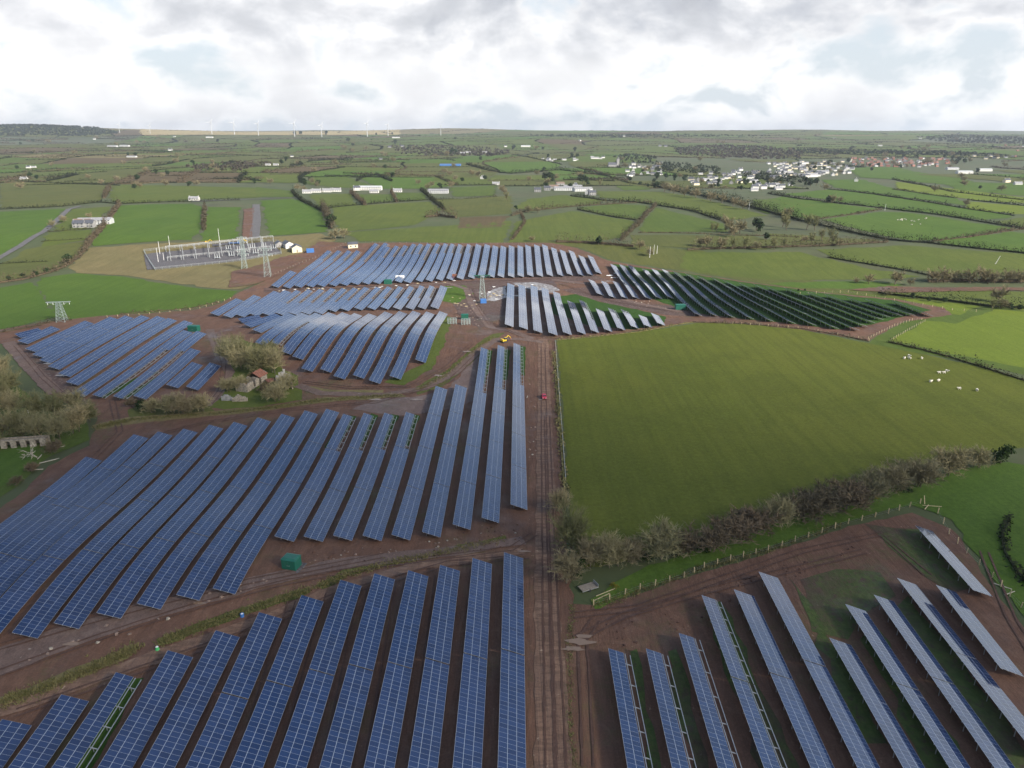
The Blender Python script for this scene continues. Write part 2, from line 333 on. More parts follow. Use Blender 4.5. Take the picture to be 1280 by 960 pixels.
# ------------------------------------------------------------------ the ground sheet
def make_ground():
    ys = [-120.0]
    while ys[-1] < 15000: ys.append(ys[-1] + max(6.0, .012 * ys[-1]))
    ys = np.array(ys); nu = 261; us = np.linspace(-1, 1, nu)
    W = .98 * np.maximum(ys, 0) + 260
    X = W[:, None] * us[None, :]; Y = np.repeat(ys[:, None], nu, 1); Z = H(X, Y)
    co = np.stack((X, Y, Z), -1).reshape(-1, 3)
    i, j = np.meshgrid(np.arange(len(ys) - 1), np.arange(nu - 1), indexing='ij'); a = (i * nu + j).ravel()
    q = np.stack((a, a + 1, a + nu + 1, a + nu), -1)
    me = bpy.data.meshes.new('ground'); me.from_pydata(co.tolist(), [], q.tolist()); me.materials.append(M['farland']); me.shade_smooth()
    o = put('ground', me); o['kind'] = 'structure'
make_ground()
LAYER = [0]
def rough_outline(pts, amp, seed, step):
    r = random.Random(seed); out = []
    n = len(pts)
    for i in range(n):
        a, b = pts[i], pts[(i + 1) % n]; L = math.hypot(b[0] - a[0], b[1] - a[1]); k = max(1, min(40, int(L / step)))
        for j in range(k):
            t = j / k; q = amp if j else 0
            out.append((a[0] + (b[0] - a[0]) * t + r.uniform(-q, q), a[1] + (b[1] - a[1]) * t + r.uniform(-q, q)))
    return out
def drape(name, pts, material, lift, cell=None, jag=None):
    """a sheet of ground cover lying on the land inside a closed outline"""
    d = min(dist(*p) for p in pts); cell = cell or max(5.0, .016 * d)
    jag = .004 * d if jag is None else jag
    pts = rough_outline(pts, jag, len(pts) * 7 + int(d), max(3.0, 4 * jag)) if jag else pts
    tris = tessellate_polygon([[Vector((x, y, 0)) for x, y in pts]])
    bm = bmesh.new(); vs = [bm.verts.new((x, y, 0)) for x, y in pts]
    for t in tris:
        try: bm.faces.new([vs[k] for k in t])
        except ValueError: pass
    xs = [p[0] for p in pts]; ys = [p[1] for p in pts]
    for ax, lo, hi in ((0, min(xs), max(xs)), (1, min(ys), max(ys))):
        c = max(cell, (hi - lo) / 70); k = math.floor(lo / c) + 1
        while k * c < hi:
            co = [0, 0, 0]; no = [0, 0, 0]; co[ax] = k * c; no[ax] = 1
            bmesh.ops.bisect_plane(bm, geom=bm.verts[:] + bm.edges[:] + bm.faces[:], plane_co=co, plane_no=no, dist=1e-5); k += 1
    A = np.array([v.co[:2] for v in bm.verts]); Z = H(A[:, 0], A[:, 1])
    for v, z in zip(bm.verts, Z): v.co.z = z + lift + .00035 * max(0, math.hypot(v.co.x, v.co.y) - 300)
    for f in bm.faces:
        if f.normal.z < 0: f.normal_flip()
        f.smooth = True
    bm.normal_update()
    for f in bm.faces:
        if f.normal.z < 0: f.normal_flip()
    me = bpy.data.meshes.new(name); bm.to_mesh(me); bm.free(); me.materials.append(M[material])
    o = put(name, me); o['kind'] = 'structure'; return o
def px(pts): return [at(u, v) for u, v in pts]
def ribbon(name, line, widths, material, lift, jag=None):
    """a track along a line of photo places, widths in metres"""
    P = px(line); n = len(P); Lf, Rt = [], []
    if isinstance(widths, (int, float)): widths = [widths] * n
    for i in range(n):
        a, b = P[max(0, i - 1)], P[min(n - 1, i + 1)]; d = Vector((b[0] - a[0], b[1] - a[1])).normalized(); w = widths[i] / 2
        Lf.append((P[i][0] - d.y * w, P[i][1] + d.x * w)); Rt.append((P[i][0] + d.y * w, P[i][1] - d.x * w))
    return drape(name, Lf + Rt[::-1], material, lift, jag=.35 if jag is None else jag)
FIELDS = [
 ('olive', [(0,230),(20,228),(147,232.5),(135,236),(125,251),(82,257.5),(0,260)]), ('meadow', [(151,231),(320,235),(366,242),(320,247),(240,250),(155,254),(139,252),(140,236)]),
 ('bright', [(-30,268),(0,265),(82,261),(54,290),(25,306),(0,322),(-30,335)]), ('meadow', [(88,262),(140,258),(122,278),(108,286),(85,290),(66,289)]),
 ('meadow', [(60,291),(115,287),(108,300),(52,310)]), ('olive', [(32,312),(106,302),(100,320),(85,330),(40,345),(0,352),(-30,358),(-30,350),(0,332)]),
 ('bright', [(150,257),(240,255),(252,260),(252,286),(240,300),(117,308)]), ('bright', [(260,259),(300,259),(296,300),(250,302),(256,280)]),
 ('bright', [(326,251),(367,249),(398,260),(410,290),(336,295),(329,258)]), ('rough', [(112,310),(240,303),(310,297),(345,296),(400,292),(420,300),(395,312),(345,345),(300,362),(272,361),(160,345),(95,341),(85,335),(104,318)]),
 ('bright', [(50,348),(93,342),(160,347),(250,361),(297,364),(285,375),(240,385),(130,397),(80,402),(70,392),(48,358)]), ('bright', [(-30,366),(0,360),(38,353),(72,396),(30,406),(0,412),(-30,418)]),
 ('meadow', [(386,244),(440,242),(445,257),(400,259)]), ('lush', [(450,243),(490,243),(492,251),(452,255)]), ('lush', [(495,241),(530,241),(535,250),(495,251)]),
 ('meadow', [(415,259),(537,252.5),(552,262),(532,275),(515,282),(427,290),(417,275)]), ('olive', [(545,250),(620,246),(640,245),(640,267),(570,272),(555,262)]),
 ('meadow', [(427,291),(640,276),(628,304),(450,302)]), ('brown', [(575,272),(637,270),(628,284),(572,286)]), ('lush', [(320,234),(365,239),(367,247),(320,246)]),
 ('lush', [(390,222),(435,221),(450,228),(480,235),(427,235),(380,230)]), ('bright', [(447,220),(545,222),(572,232),(532,236),(480,236),(455,226)]), ('lush', [(560,235),(620,232),(618,245),(570,246)]),
 ('bright', [(570,196),(640,194),(700,206),(690,213),(640,216),(625,216),(585,207)]), ('meadow', [(640,260),(660,249),(702,244),(755,251),(750,255),(697,260),(665,264)]),
 ('lush', [(727,259),(770,255),(810,257.5),(812,261),(797,274),(760,270),(722,262)]), ('meadow', [(645,277),(715,264),(790,276),(792,282),(780,297),(740,302),(695,300),(632,304)]),
 ('lush', [(820,260),(905,280),(910,290),(800,291),(805,275)]), ('meadow', [(745,239),(825,240),(865,246),(960,270),(912,275),(830,257),(785,251),(750,247)]),
 ('olive', [(787,294),(940,295),(960,300),(960,312),(860,310),(790,305)]), ('meadow', [(857,315),(960,316),(1000,315),(1080,335),(1150,346),(1080,350),(960,350),(900,345),(850,335)]),
 ('lush', [(760,222),(812,230),(812,237),(780,238)]), ('lush', [(940,250),(1000,248),(1020,258),(960,268),(942,260)]), ('bright', [(960,249),(977,246),(1100,262),(1022,274),(985,270),(960,260)]),
 ('bright', [(1027,275),(1102,265),(1135,266),(1270,286),(1175,300),(1135,300),(1105,295)]), ('bright', [(980,243),(1035,237),(1065,240),(1262,269),(1265,272),(1230,275),(1122,263)]),
 ('bright', [(1027,225),(1080,225),(1120,237),(1195,247),(1210,257),(1270,267),(1065,238.5),(1045,235)]), ('bright', [(1055,210),(1120,209),(1150,216),(1210,225),(1225,235),(1122,225),(1075,222)]),
 ('sunny', [(1120,227),(1280,247),(1310,251),(1310,256),(1280,254),(1215,250),(1120,236)]), ('bright', [(1175,227),(1280,230),(1310,231),(1310,247),(1280,245),(1200,238)]), ('sunny', [(1210,252),(1280,258),(1310,260),(1310,268),(1280,268),(1270,268),(1207,260)]),
 ('meadow', [(1245,277),(1280,272),(1310,270),(1310,290),(1280,285)]), ('bright', [(1180,300),(1265,290),(1280,292),(1310,294),(1310,318),(1280,315),(1170,305)]), ('olive', [(960,292),(1100,300),(1060,305),(960,310)]),
 ('meadow', [(1020,312),(1135,307),(1280,318),(1310,320),(1310,340),(1280,341),(1210,346),(1120,335),(1040,322)]), ('sunny', [(1114,426),(1157,401),(1195,405),(1242,387),(1280,390),(1330,393),(1330,472),(1280,460),(1185,442)]),
 ('sunny', [(1120,372),(1225,383),(1200,394),(1175,391)]), ('meadow', [(1135,362),(1280,365),(1320,366),(1320,381),(1280,380),(1185,370)]), ('bright', [(960,354),(1080,352),(1130,356),(1090,362),(1000,360)]),
 ('big', [(697,426),(820,412),(870,404),(905,403),(1000,412),(1100,432),(1200,453),(1280,475),(1360,498),(1390,560),(1280,560),(1240,565),(1180,578),(1085,615),(980,648),(900,672),(850,692),(720,712),(712,640),(707,560)]),
]
FPOLY = []
for i, (k, p) in enumerate(FIELDS):
    grass(k); w = px(p); FPOLY.append(w); drape('field', w, 'grass_' + k, .05 + .001 * (i % 5))
for k in GREENS: grass(k)
drape('field', px([(1080,432),(1130,402),(1190,391),(1245,382),(1340,390),(1340,480),(1185,448)]), 'grass_lush', .03)
drape('field', px([(640,304),(690,301),(800,306),(880,314),(960,340),(1100,366),(1060,372),(930,351),(850,338),(760,324),(720,309)]), 'grass_olive', .03)
drape('field', px([(1000,364),(1100,364),(1330,366),(1330,392),(1240,386),(1190,394),(1120,374)]), 'grass_meadow', .03)
# the churned site and what grows on it
MUDAREA = [(-230,720),(-60,670),(0,636),(25,618),(60,583),(112,557),(122,522),(60,492),(0,428),(-40,420),(-40,414),(0,412),(60,402),(140,394),(240,388),(275,380),(300,365),(330,352),(345,337),(400,302),(440,304),(560,304),(690,304),(720,310),(760,326),(850,340),(930,352),(1030,366),(1120,374),(1180,385),(1190,394),(1130,402),(1086,426),(1000,412),(905,403),(865,403),(820,411),(694,425),(697,500),(704,600),(708,680),(716,755),(745,757),(800,742),(880,715),(960,692),(1060,658),(1140,641),(1190,662),(1240,735),(1300,810),(1380,900),(1500,1060),(640,1120),(-300,1060)]
drape('mud_ground', px(MUDAREA), 'mud', .08, cell=5, jag=.6)
def patch(name, kind, pts, lift=.12, jag=.9): grass(kind) if kind in GREENS else None; return drape(name, px(pts), 'grass_' + kind if kind in GREENS else kind, lift, cell=5, jag=jag)
patch('grass_verge', 'bright', [(738,750),(800,713),(900,678),(1000,643),(1100,610),(1200,588),(1260,578),(1330,590),(1400,700),(1400,860),(1290,790),(1240,722),(1190,650),(1140,632),(1060,652),(960,684),(880,706),(800,736),(745,764)])
patch('grass_verge', 'lush', [(-60,480),(0,470),(30,490),(60,508),(110,522),(112,550),(60,572),(22,608),(0,622),(-90,660),(-160,600)])
patch('grass_verge', 'bright', [(-40,560),(0,565),(40,555),(45,575),(20,600),(-40,625)], .16)
patch('grass_verge', 'olive', [(160,512),(200,505),(262,503),(270,515),(200,522),(162,530)])
patch('grass_verge', 'meadow', [(272,440),(300,425),(345,435),(352,460),(372,470),(378,500),(330,508),(280,512),(255,510),(275,490),(280,465)])
patch('grass_verge', 'rough', [(115,532),(160,522),(270,514),(340,508),(400,498),(500,492),(508,496),(400,504),(340,513),(270,520),(170,530),(120,538)], .17, .5)
patch('grass_verge', 'rough', [(385,483),(420,488),(480,488),(478,492),(420,493),(386,489)], .17, .4)
patch('grass_verge', 'olive', [(520,484),(560,462),(590,435),(615,418),(632,416),(612,432),(588,456),(552,484),(522,494)], .13, .5)
patch('grass_verge', 'rough', [(0,872),(60,850),(120,826),(165,805),(172,812),(160,824),(100,846),(50,868),(0,890),(-40,900),(-40,884)], .15, .5)
patch('grass_verge', 'olive', [(195,800),(250,778),(330,752),(385,735),(388,741),(330,762),(260,786),(200,808)], .15, .5)
patch('grass_verge', 'olive', [(395,732),(430,712),(480,700),(560,685),(632,670),(634,676),(560,694),(480,708),(434,720),(405,738)], .15, .5)
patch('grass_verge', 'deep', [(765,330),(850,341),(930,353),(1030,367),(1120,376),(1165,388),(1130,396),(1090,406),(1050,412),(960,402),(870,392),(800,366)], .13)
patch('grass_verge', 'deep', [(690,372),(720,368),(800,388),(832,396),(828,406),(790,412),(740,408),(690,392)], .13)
patch('weedy_ground', 'weedy', [(1000,725),(1045,712),(1100,716),(1120,745),(1075,770),(1060,800),(1015,790)], .13, 1.2)
patch('weedy_ground', 'weedy', [(1080,655),(1150,662),(1215,735),(1190,742),(1130,700)], .13, 1.2)
for q in ([(880,760),(900,752),(1000,960),(960,980)], [(1075,800),(1092,780),(1230,990),(1180,1000)], [(1120,760),(1135,745),(1330,1000),(1270,1000)], [(985,720),(1000,740),(1110,930),(1080,930)], [(788,815),(796,812),(830,980),(812,980)], [(835,815),(845,812),(888,980),(868,980)]):
    patch('weedy_ground', 'weedy_dark', q, .14, 1.2)
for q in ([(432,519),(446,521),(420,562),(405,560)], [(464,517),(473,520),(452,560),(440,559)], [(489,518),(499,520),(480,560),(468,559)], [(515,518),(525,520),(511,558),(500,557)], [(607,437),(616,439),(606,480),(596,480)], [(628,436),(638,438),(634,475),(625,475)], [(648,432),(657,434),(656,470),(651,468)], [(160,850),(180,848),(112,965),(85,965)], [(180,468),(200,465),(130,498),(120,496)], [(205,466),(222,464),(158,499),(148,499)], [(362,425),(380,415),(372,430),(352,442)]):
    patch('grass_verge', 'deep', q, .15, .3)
patch('grass_verge', 'bright', [(556,358),(580,357),(592,368),(570,380),(550,376)], .14)
patch('grass_verge', 'meadow', [(480,478),(500,470),(530,455),(545,420),(556,395),(566,398),(555,430),(540,462),(505,482)], .13)
patch('stony_ground', 'wet_mud', [(545,356),(690,350),(700,362),(640,368),(630,395),(600,412),(575,395),(560,372)], .12)
patch('stony_ground', 'wet_mud', [(330,360),(420,360),(560,352),(740,343),(760,350),(560,357),(430,362),(330,366)], .12)
patch('stony_ground', 'wet_mud', [(700,362),(745,358),(800,380),(868,384),(880,396),(832,394),(770,382)], .12)
patch('stony_ground', 'wet_mud', [(25,428),(60,440),(112,505),(95,508),(60,480),(20,440)], .12)
patch('stony_ground', 'pale_mud', [(470,500),(520,496),(560,486),(600,440),(610,440),(598,500),(560,512),(500,520),(440,512)], .12)
patch('puddled_slab', 'pale_slab', [(608,368),(616,362),(632,358),(634,372),(618,377),(608,376)], .18, .5)
patch('puddled_slab', 'pale_slab', [(640,354),(670,353),(690,357),(700,363),(685,366),(650,360)], .18, .5)
ribbon('track', [(692,1010), (690, 900), (684, 760), (682, 640), (681, 540), (680, 470), (679, 424)], [6.2, 6, 5.6, 5.4, 5.4, 5.2, 5], 'track_mud', .17)
ribbon('track', [(679,428),(650,424),(622,424),(596,440),(568,466),(530,486),(480,494),(400,492),(372,482)], 4.5, 'stone_track', .19)
ribbon('track', [(-60,852),(0,828),(80,798),(160,772),(260,744),(350,722),(440,703),(560,690),(655,676)], [9, 9, 8, 7, 6, 5, 5, 4.5, 4], 'stone_track', .19)
ribbon('track', [(-60,905),(30,880),(150,838),(260,800),(340,772),(420,738),(520,708),(655,690)], [3.5] * 8, 'track_mud', .19)
ribbon('track', [(665,424),(640,414),(614,410),(590,380),(584,362),(560,354),(470,358)], 5, 'stone_track', .19)
ribbon('track', [(690,350),(740,356),(790,378),(850,390),(900,398)], 5, 'stone_track', .19)
ribbon('track', [(262,412),(272,440),(288,466),(272,494),(258,508)], 4, 'stone_track', .19)
ribbon('track', [(10,428),(40,462),(70,492)], 6, 'stone_track', .19)
def rut(line, w=.45, gauge=1.9, m='rut'):
    P = px(line); n = len(P); r = random.Random(int(abs(P[0][0]) * 10))
    for sd_ in (-1, 1):
        Lf, Rt = [], []
        for i in range(n):
            a, b = P[max(0, i - 1)], P[min(n - 1, i + 1)]; d = Vector((b[0] - a[0], b[1] - a[1])).normalized(); nn = Vector((-d.y, d.x)); c = Vector(P[i]) + nn * sd_ * gauge / 2
            Lf.append(tuple(c + nn * w / 2)); Rt.append(tuple(c - nn * w / 2))
        drape('wheel_rut', Lf + Rt[::-1], m, .23, cell=5, jag=.11)
for q in ([(690,1010),(684,760),(681,600),(679,430)], [(703,1010),(694,800),(687,640),(684,520)], [(0,842),(100,806),(220,766),(360,728),(480,706),(640,686),(668,668)], [(-20,815),(120,775),(300,730),(480,695)], [(20,892),(170,840),(300,795),(430,742),(560,705),(660,696)],
          [(60,636),(120,585),(180,548),(260,528),(360,513),(470,503),(560,478),(600,440)], [(40,660),(110,580),(150,540),(140,500)], [(716,770),(800,760),(900,725),(1000,690),(1100,668),(1160,720)], [(720,800),(780,770),(880,740),(980,715),(1080,690)], [(735,960),(732,880),(728,800),(745,775)], [(1230,690),(1262,770),(1310,850)],
          [(470,358),(560,353),(610,352),(690,349)], [(690,420),(650,420),(612,405),(596,380),(588,360)], [(570,392),(600,398),(640,416),(680,421)], [(700,355),(760,376),(830,388),(900,397)], [(330,364),(420,361),(500,357)], [(380,478),(440,485),(510,484),(560,458),(590,430)], [(20,432),(52,470),(80,495)], [(268,418),(280,455),(276,488),(262,506)], [(400,300),(360,330),(330,350),(300,362)]): rut(q)
for q in ([(645,700),(648,1000)], [(592,712),(570,1000)], [(548,720),(512,1000)], [(500,728),(454,1000)], [(455,735),(400,990)], [(412,742),(345,980)], [(365,752),(290,980)]): rut(q, .35, 1.6)
for (u, v, a, b_) in ((724,803,3.2,1.0), (716,812,2.6,.7), (730,796,2.0,.6), (676,500,1.2,.5), (560,360,3,1), (600,366,4,1.3), (645,370,5,1.5), (690,366,5,1.6), (585,398,3,1), (760,352,4,1.2), (790,368,5,1.5), (700,345,4,1), (520,358,4,1), (470,360,4,1), (585,440,2.5,1), (548,470,2.5,1), (470,500,3,1), (520,500,2.6,.9), (60,455,3,1.2), (75,470,3,1), (655,690,1.6,.5), (250,755,1.6,.5), (90,806,1.8,.6)):
    cx, cy = at(u, v); rr = random.Random(u); drape('puddle', [(cx + a * math.cos(k * .5236) * rr.uniform(.55, 1.25), cy + b_ * math.sin(k * .5236) * rr.uniform(.55, 1.25)) for k in range(12)], 'puddle', .25, jag=.04)
ribbon('lane', [(-30,338),(0,322),(25,308),(55,290),(86,262),(100,258)], 6, 'asphalt', .3)
ribbon('lane', [(320,256),(321,275),(318,298)], 9, 'asphalt', .3)
ribbon('lane', [(240,252.5),(300,250),(372,247)], 6, 'asphalt', .35)
patch('bare_earth', 'mud', [(305,262),(318,260),(315,298),(303,298)], .3, .8)
patch('bare_earth', 'mud', [(290,340),(330,330),(350,322),(385,316),(420,306),(395,318),(346,345),(318,356),(285,360)], .3, 1)
patch('bare_earth', 'mud', [(1060,363),(1110,358),(1180,360),(1280,360),(1320,361),(1320,364),(1180,365),(1110,366)], .35, 1)
patch('gravel_yard', 'gravel_dark', [(180,319),(190,317),(340,302),(352,317),(300,326),(194,337),(184,338)], .35, .3)
patch('gravel_yard', 'gravel_dark', [(265,306),(306,301),(308,304),(266,309)], .4, .3)

# ------------------------------------------------------------------ cloud added out of view to shade the near part of the site
def shade_cloud(gx, gy, hgt, rx, ry, rz, n, seed):
    r = random.Random(seed); k = hgt / sdir.z; cx, cy = gx + sdir.x * k, gy + sdir.y * k; bm = bmesh.new()
    for _ in range(n):
        a, q = r.uniform(0, 6.28), math.sqrt(r.random()); s = r.uniform(.22, .42) * (1.15 - .5 * q)
        bmesh.ops.create_icosphere(bm, subdivisions=3, radius=1, matrix=Matrix.Translation((math.cos(a) * q * rx, math.sin(a) * q * ry, r.uniform(-.1, .4) * rz)) @ Matrix.Diagonal((rx * s, ry * s * 1.2, rz * r.uniform(.6, 1.2), 1)))
    for v in bm.verts: v.co *= 1 + r.gauss(0, .012)
    me = bpy.data.meshes.new('shade_cloud'); bm.to_mesh(me); bm.free(); me.shade_smooth()
    m = bpy.data.materials.new('shade_cloud'); m.use_nodes = True; b = m.node_tree.nodes['Principled BSDF']; b.inputs['Base Color'].default_value = (.9, .9, .9, 1); b.inputs['Roughness'].default_value = 1; me.materials.append(m)
    o = put('shade_cloud', me, None, (cx, cy, hgt)); o['kind'] = 'stuff'
shade_cloud(-40, 120, 800, 320, 170, 55, 22, 4)
# ------------------------------------------------------------------ solar panel rows
TILT, HALF, MIDH = R(20), 2.475, 1.75
CT, ST = math.cos(TILT), math.sin(TILT)
ORD = 'first second third fourth fifth sixth seventh eighth ninth tenth eleventh twelfth thirteenth fourteenth fifteenth sixteenth seventeenth eighteenth nineteenth twentieth'.split()
ORD += ['twenty-' + w for w in ORD[:9]] + ['thirtieth'] + ['thirty-' + w for w in ORD[:5]]
def legbox():
    m = MB(); m.box((0, 0, .5), (.11, .11, 1)); return m.mesh('leg', 'galvanised')
LEG = legbox()
def solar_row(far, near, label, group, bare=None, near_detail=True):
    """one row of tilted tables; bare=(t0,t1) share of its length (0 = near end) without the lowest column of modules"""
    fx, fy = at(*far, MIDH); nx, ny = at(*near, MIDH)
    D = Vector((fx - nx, fy - ny)); L = D.length; D /= L; Rr = Vector((D.y, -D.x))
    org = (nx, ny, h1(nx, ny))
    root = thing('solar_panel_row', label, 'solar panels', org, 0, group)
    nt = max(1, round(L / 27.6)); Lt = L / nt
    jr = random.Random(int(abs(nx) * 31 + ny * 7)); J = [jr.gauss(0, .006) for _ in range(nt + 1)]; K = [jr.gauss(0, .012) for _ in range(nt + 1)]
    def P(s, w, dz=0.0):
        kk = min(nt, max(0, int(s / Lt))); 
        x, y = nx + D.x * s, ny + D.y * s; z = h1(x, y) + MIDH
        return Vector((x + Rr.x * w * CT + Rr.x * dz * ST - org[0], y + Rr.y * w * CT + Rr.y * dz * ST - org[1], z - w * (ST + J[kk]) + K[kk] + dz * CT - org[2]))
    fr = MB(); nsub = 6
    for k in range(nt):
        s0, s1 = k * Lt + .15, (k + 1) * Lt - .15; tm = (k + .5) / nt
        isb = bool(bare) and bare[0] <= tm <= bare[1]
        w0, w1 = -HALF, (HALF / 3 if isb else HALF)
        m = MB(); nm = max(2, round((s1 - s0) / 1.01)); c1 = 2 if isb else 3
        nsub = 6 if Lt > 18 else max(2, int(Lt / 4.6))
        S = [s0 + (s1 - s0) * i / nsub for i in range(nsub + 1)]
        for i in range(nsub):
            a, b = S[i], S[i + 1]; ua, ub = nm * i / nsub, nm * (i + 1) / nsub
            m.face([P(a, w0), P(a, w1), P(b, w1), P(b, w0)], 0, [(ua, 0), (ua, c1), (ub, c1), (ub, 0)])
            m.face([P(a, w1, -.05), P(a, w0, -.05), P(b, w0, -.05), P(b, w1, -.05)], 1)
            m.face([P(a, w0, -.05), P(a, w0), P(b, w0), P(b, w0, -.05)], 1); m.face([P(a, w1), P(a, w1, -.05), P(b, w1, -.05), P(b, w1)], 1)
        m.face([P(s0, w1), P(s0, w0), P(s0, w0, -.05), P(s0, w1, -.05)], 1); m.face([P(s1, w0), P(s1, w1), P(s1, w1, -.05), P(s1, w0, -.05)], 1)
        m.build('panel_table', ['solar_glass', 'panel_back'], root)
        pw = (-2.0, -.8, .4, 1.2, 2.3) if isb else (-2.0, -.8, .8, 2.0)
        for w in pw:
            for i in range(nsub): fr.bar(P(S[i], w, -.12), P(S[i + 1], w, -.12), .13 if near_detail else .16)
        for i in range(nsub):
            s = (S[i] + S[i + 1]) / 2
            fr.bar(P(s, -2.3, -.27), P(s, 2.35, -.27), .14)
            for w in (-1.55, 1.45):
                t = P(s, w, -.32); gz = h1(t.x + org[0], t.y + org[1]) - org[2] - .25
                if near_detail:
                    o = bpy.data.objects.new('leg', LEG); COL.objects.link(o); o.parent = root; o.location = (t.x, t.y, gz); o.scale = (1, 1, t.z - gz)
                else: fr.bar((t.x, t.y, gz), t, .13)
    fr.build('support_frame', 'galvanised', root)
    return root
def block(rows, phrase, group, order=1, bares={}, near=True):
    n = len(rows); i0 = 0
    for i, r in enumerate(rows):
        b = bares.get(i, bares.get('all')); lab = f'{ORD[i]} row of {phrase}'
        if b: lab += ', part bare'
        solar_row(r[0], r[1], lab, group, b, near)
def ext(far, near, k):    # carry a row on past the frame's edge
    return (far, (near[0] + (near[0] - far[0]) * k, near[1] + (near[1] - far[1]) * k))
A = [((642,693.5),(640,960)), ((603,700.7),(584,960)), ((562.7,709.5),(528.5,960)), ((523,716),(474,960)), ((481,720),(418.7,960)), ((439,728),(363,960)), ((391,747.3),(308,960)), ((338.5,768.6),(252.5,960)), ((285,791.5),(196.5,960)), ((226,816.5),(143,960)), ((162,844),(86,960)), ((94.6,871.5),(32,960)), ((22,902),(-20,960))]
A = [ext(f, n, 45 / max(40, n[1] - f[1])) for f, n in A]
block(A, 'blue panels left of the brown track in the nearest block', 'solar panel rows of the nearest block', bares={10: (0, 1)})
B = [((648,430.5),(648.7,634)), ((628.5,433),(613,650.5)), ((607.5,436),(577,659)), ((576.5,482.3),(539,668.5)), ((552,484.5),(501,672)), ((515.5,517),(465,673)), ((488.7,518),(428,672.7)), ((463,518.3),(391.5,674)), ((437.5,519.4),(355,674)), ((416,513),(279.5,739.5)), ((389.3,515),(234.5,747.5)), ((360.5,519.5),(185.5,758.5)), ((330.5,524),(135.5,770)), ((301,529.5),(82.5,783)), ((270.6,533),(30.5,795)), ((238.5,538),(-30,805)), ((207,541.6),(-70,803)), ((176.5,545),(-90,783)), ((117.7,573),(-110,765))]
block(B, 'blue panels from the brown track, above the green cabin', 'solar panel rows of the second block', bares={0: (.62, 1), 1: (.62, 1), 2: (.62, 1), 5: (.66, 1), 6: (.66, 1), 7: (.66, 1), 8: (.66, 1)})
C = [((774.5,814),(801,959)), ((821.5,814.5),(856,959)), ((862,795),(913,959)), ((889.5,747.5),(970,959)), ((929.5,740.3),(1028,959)), ((960,718),(1085.5,959)), ((1050,801),(1142.5,959)), ((1069,758.7),(1199.7,959)), ((1104.5,747),(1255.7,959)), ((1133,726),(1280,910))]
C = [ext(f, n, 40 / (n[1] - f[1])) for f, n in C] + [((1182,735),(1266,841)), ((1154.5,660),(1229,742))]
block(C, 'panels right of the track beyond the pale post fence', 'solar panel rows beside the post fence', bares={0: (0, 1), 1: (0, 1), 2: (0, 1), 3: (0, 1)})
Dd = [((554.5,390.5),(525.5,451.5)), ((538,391),(494,472)), ((521,390),(468,477.5)), ((504,390.5),(448,471)), ((486,391),(424,472)), ((466,393.5),(407,463.5)), ((448,393),(383.5,462.5)), ((433,392),(372,447.5)), ((415.5,392),(357,441)), ((399,392.5),(345,430)), ((382,392.5),(325,430)), ((366,393),(321,414)), ((349,394),(309,407)), ((326,396),(300,401))]
block(Dd, 'panels curving over the rise behind the bare copse', 'solar panel rows on the rise', bares={9: (0, .5)}, near=False)
ef = [555, 541.5, 529, 516, 502.5, 488.5, 474.5, 460, 446, 432, 418, 403.5, 389, 374.5, 360, 347, 322, 300]; ey = [358, 358, 358, 359, 359, 359.5, 360, 360, 361, 361.5, 361.5, 362.5, 363, 364, 364, 365, 370, 374.5]
en = [543, 527, 512, 496, 480.5, 464, 447.5, 430.5, 414.5, 398, 382, 366, 350, 333, 317, 300, 284, 268]; eny = [384.5, 385, 385.5, 385.5, 385, 385.5, 386, 387, 388, 391, 391.5, 392, 392.5, 393, 393.5, 394.5, 395.5, 393]
block([((a, b), (c, d)) for a, b, c, d in zip(ef, ey, en, eny)], 'panels leftward from the steel stands, low middle block', 'solar panel rows of the low middle block', bares={i: (.5, 1) for i in range(1, 14)}, near=False)
ff = [367, 413, 425.5, 438, 449, 472, 484, 486.5, 497.5, 508.5, 519, 527.5, 537.5, 548.5, 558.5, 567, 576.5, 587.5, 598.5, 609.5, 619.5, 629.5, 639.5, 650.5, 660, 671, 681, 692, 703, 714, 726.5, 738]
fy = [339.5, 314, 314, 314, 314, 305, 304.5, 309, 308, 307.5, 305.5, 305.5, 305.3, 305.3, 305, 305.3, 306, 306, 306, 306, 307.5, 308, 307.5, 307.5, 307, 306.5, 306.5, 310, 313, 313.6, 320, 320]
fn = [343.5, 358, 372.5, 387, 401, 415.5, 429.5, 443.5, 457, 470.5, 485, 497.5, 509, 523.5, 536, 549, 562, 575, 589, 601.5, 614, 626, 639, 651, 663, 675, 687.5, 701, 712.6, 726.5, 738, 748.5]
fny = [358, 359, 358, 357.5, 357, 356.3, 355.5, 354.5, 354, 353.5, 351.5, 352, 352.5, 351, 350.5, 349.5, 349, 348, 347, 345.5, 345.5, 345.5, 345.5, 345, 344.5, 344.5, 344, 344, 343, 343.5, 343, 341]
block([((a, b), (c, d)) for a, b, c, d in zip(ff, fy, fn, fny)], 'panels from the cream hut in the farthest block', 'solar panel rows of the farthest block', bares={i: (.68, 1) for i in range(1, 18)}, near=False)
G = [((638.6,355),(636.5,406.8)), ((652.4,356.4),(654.4,410)), ((667.4,357.4),(672.5,414.3)), ((681,360.5),(691.4,417.3)), ((695.5,365.5),(709.3,416.7)), ((713.3,377),(727,416)), ((728.4,376.3),(743.8,414.3)), ((749.3,387),(760.5,413)), ((764.5,386),(776.7,411)), ((780.8,388),(794,409)), ((803,395),(810,407.6)), ((818.4,392.6),(826.5,405))]
block(G, 'panels rightward from the pale slab behind the big field', 'solar panel rows behind the big field', bares={6: (.5, 1), 8: (.5, 1)}, near=False)
Hh = [((739,350),(750.4,367.8)), ((755,352),(765.7,371)), ((769.7,352.4),(781,371.8))]
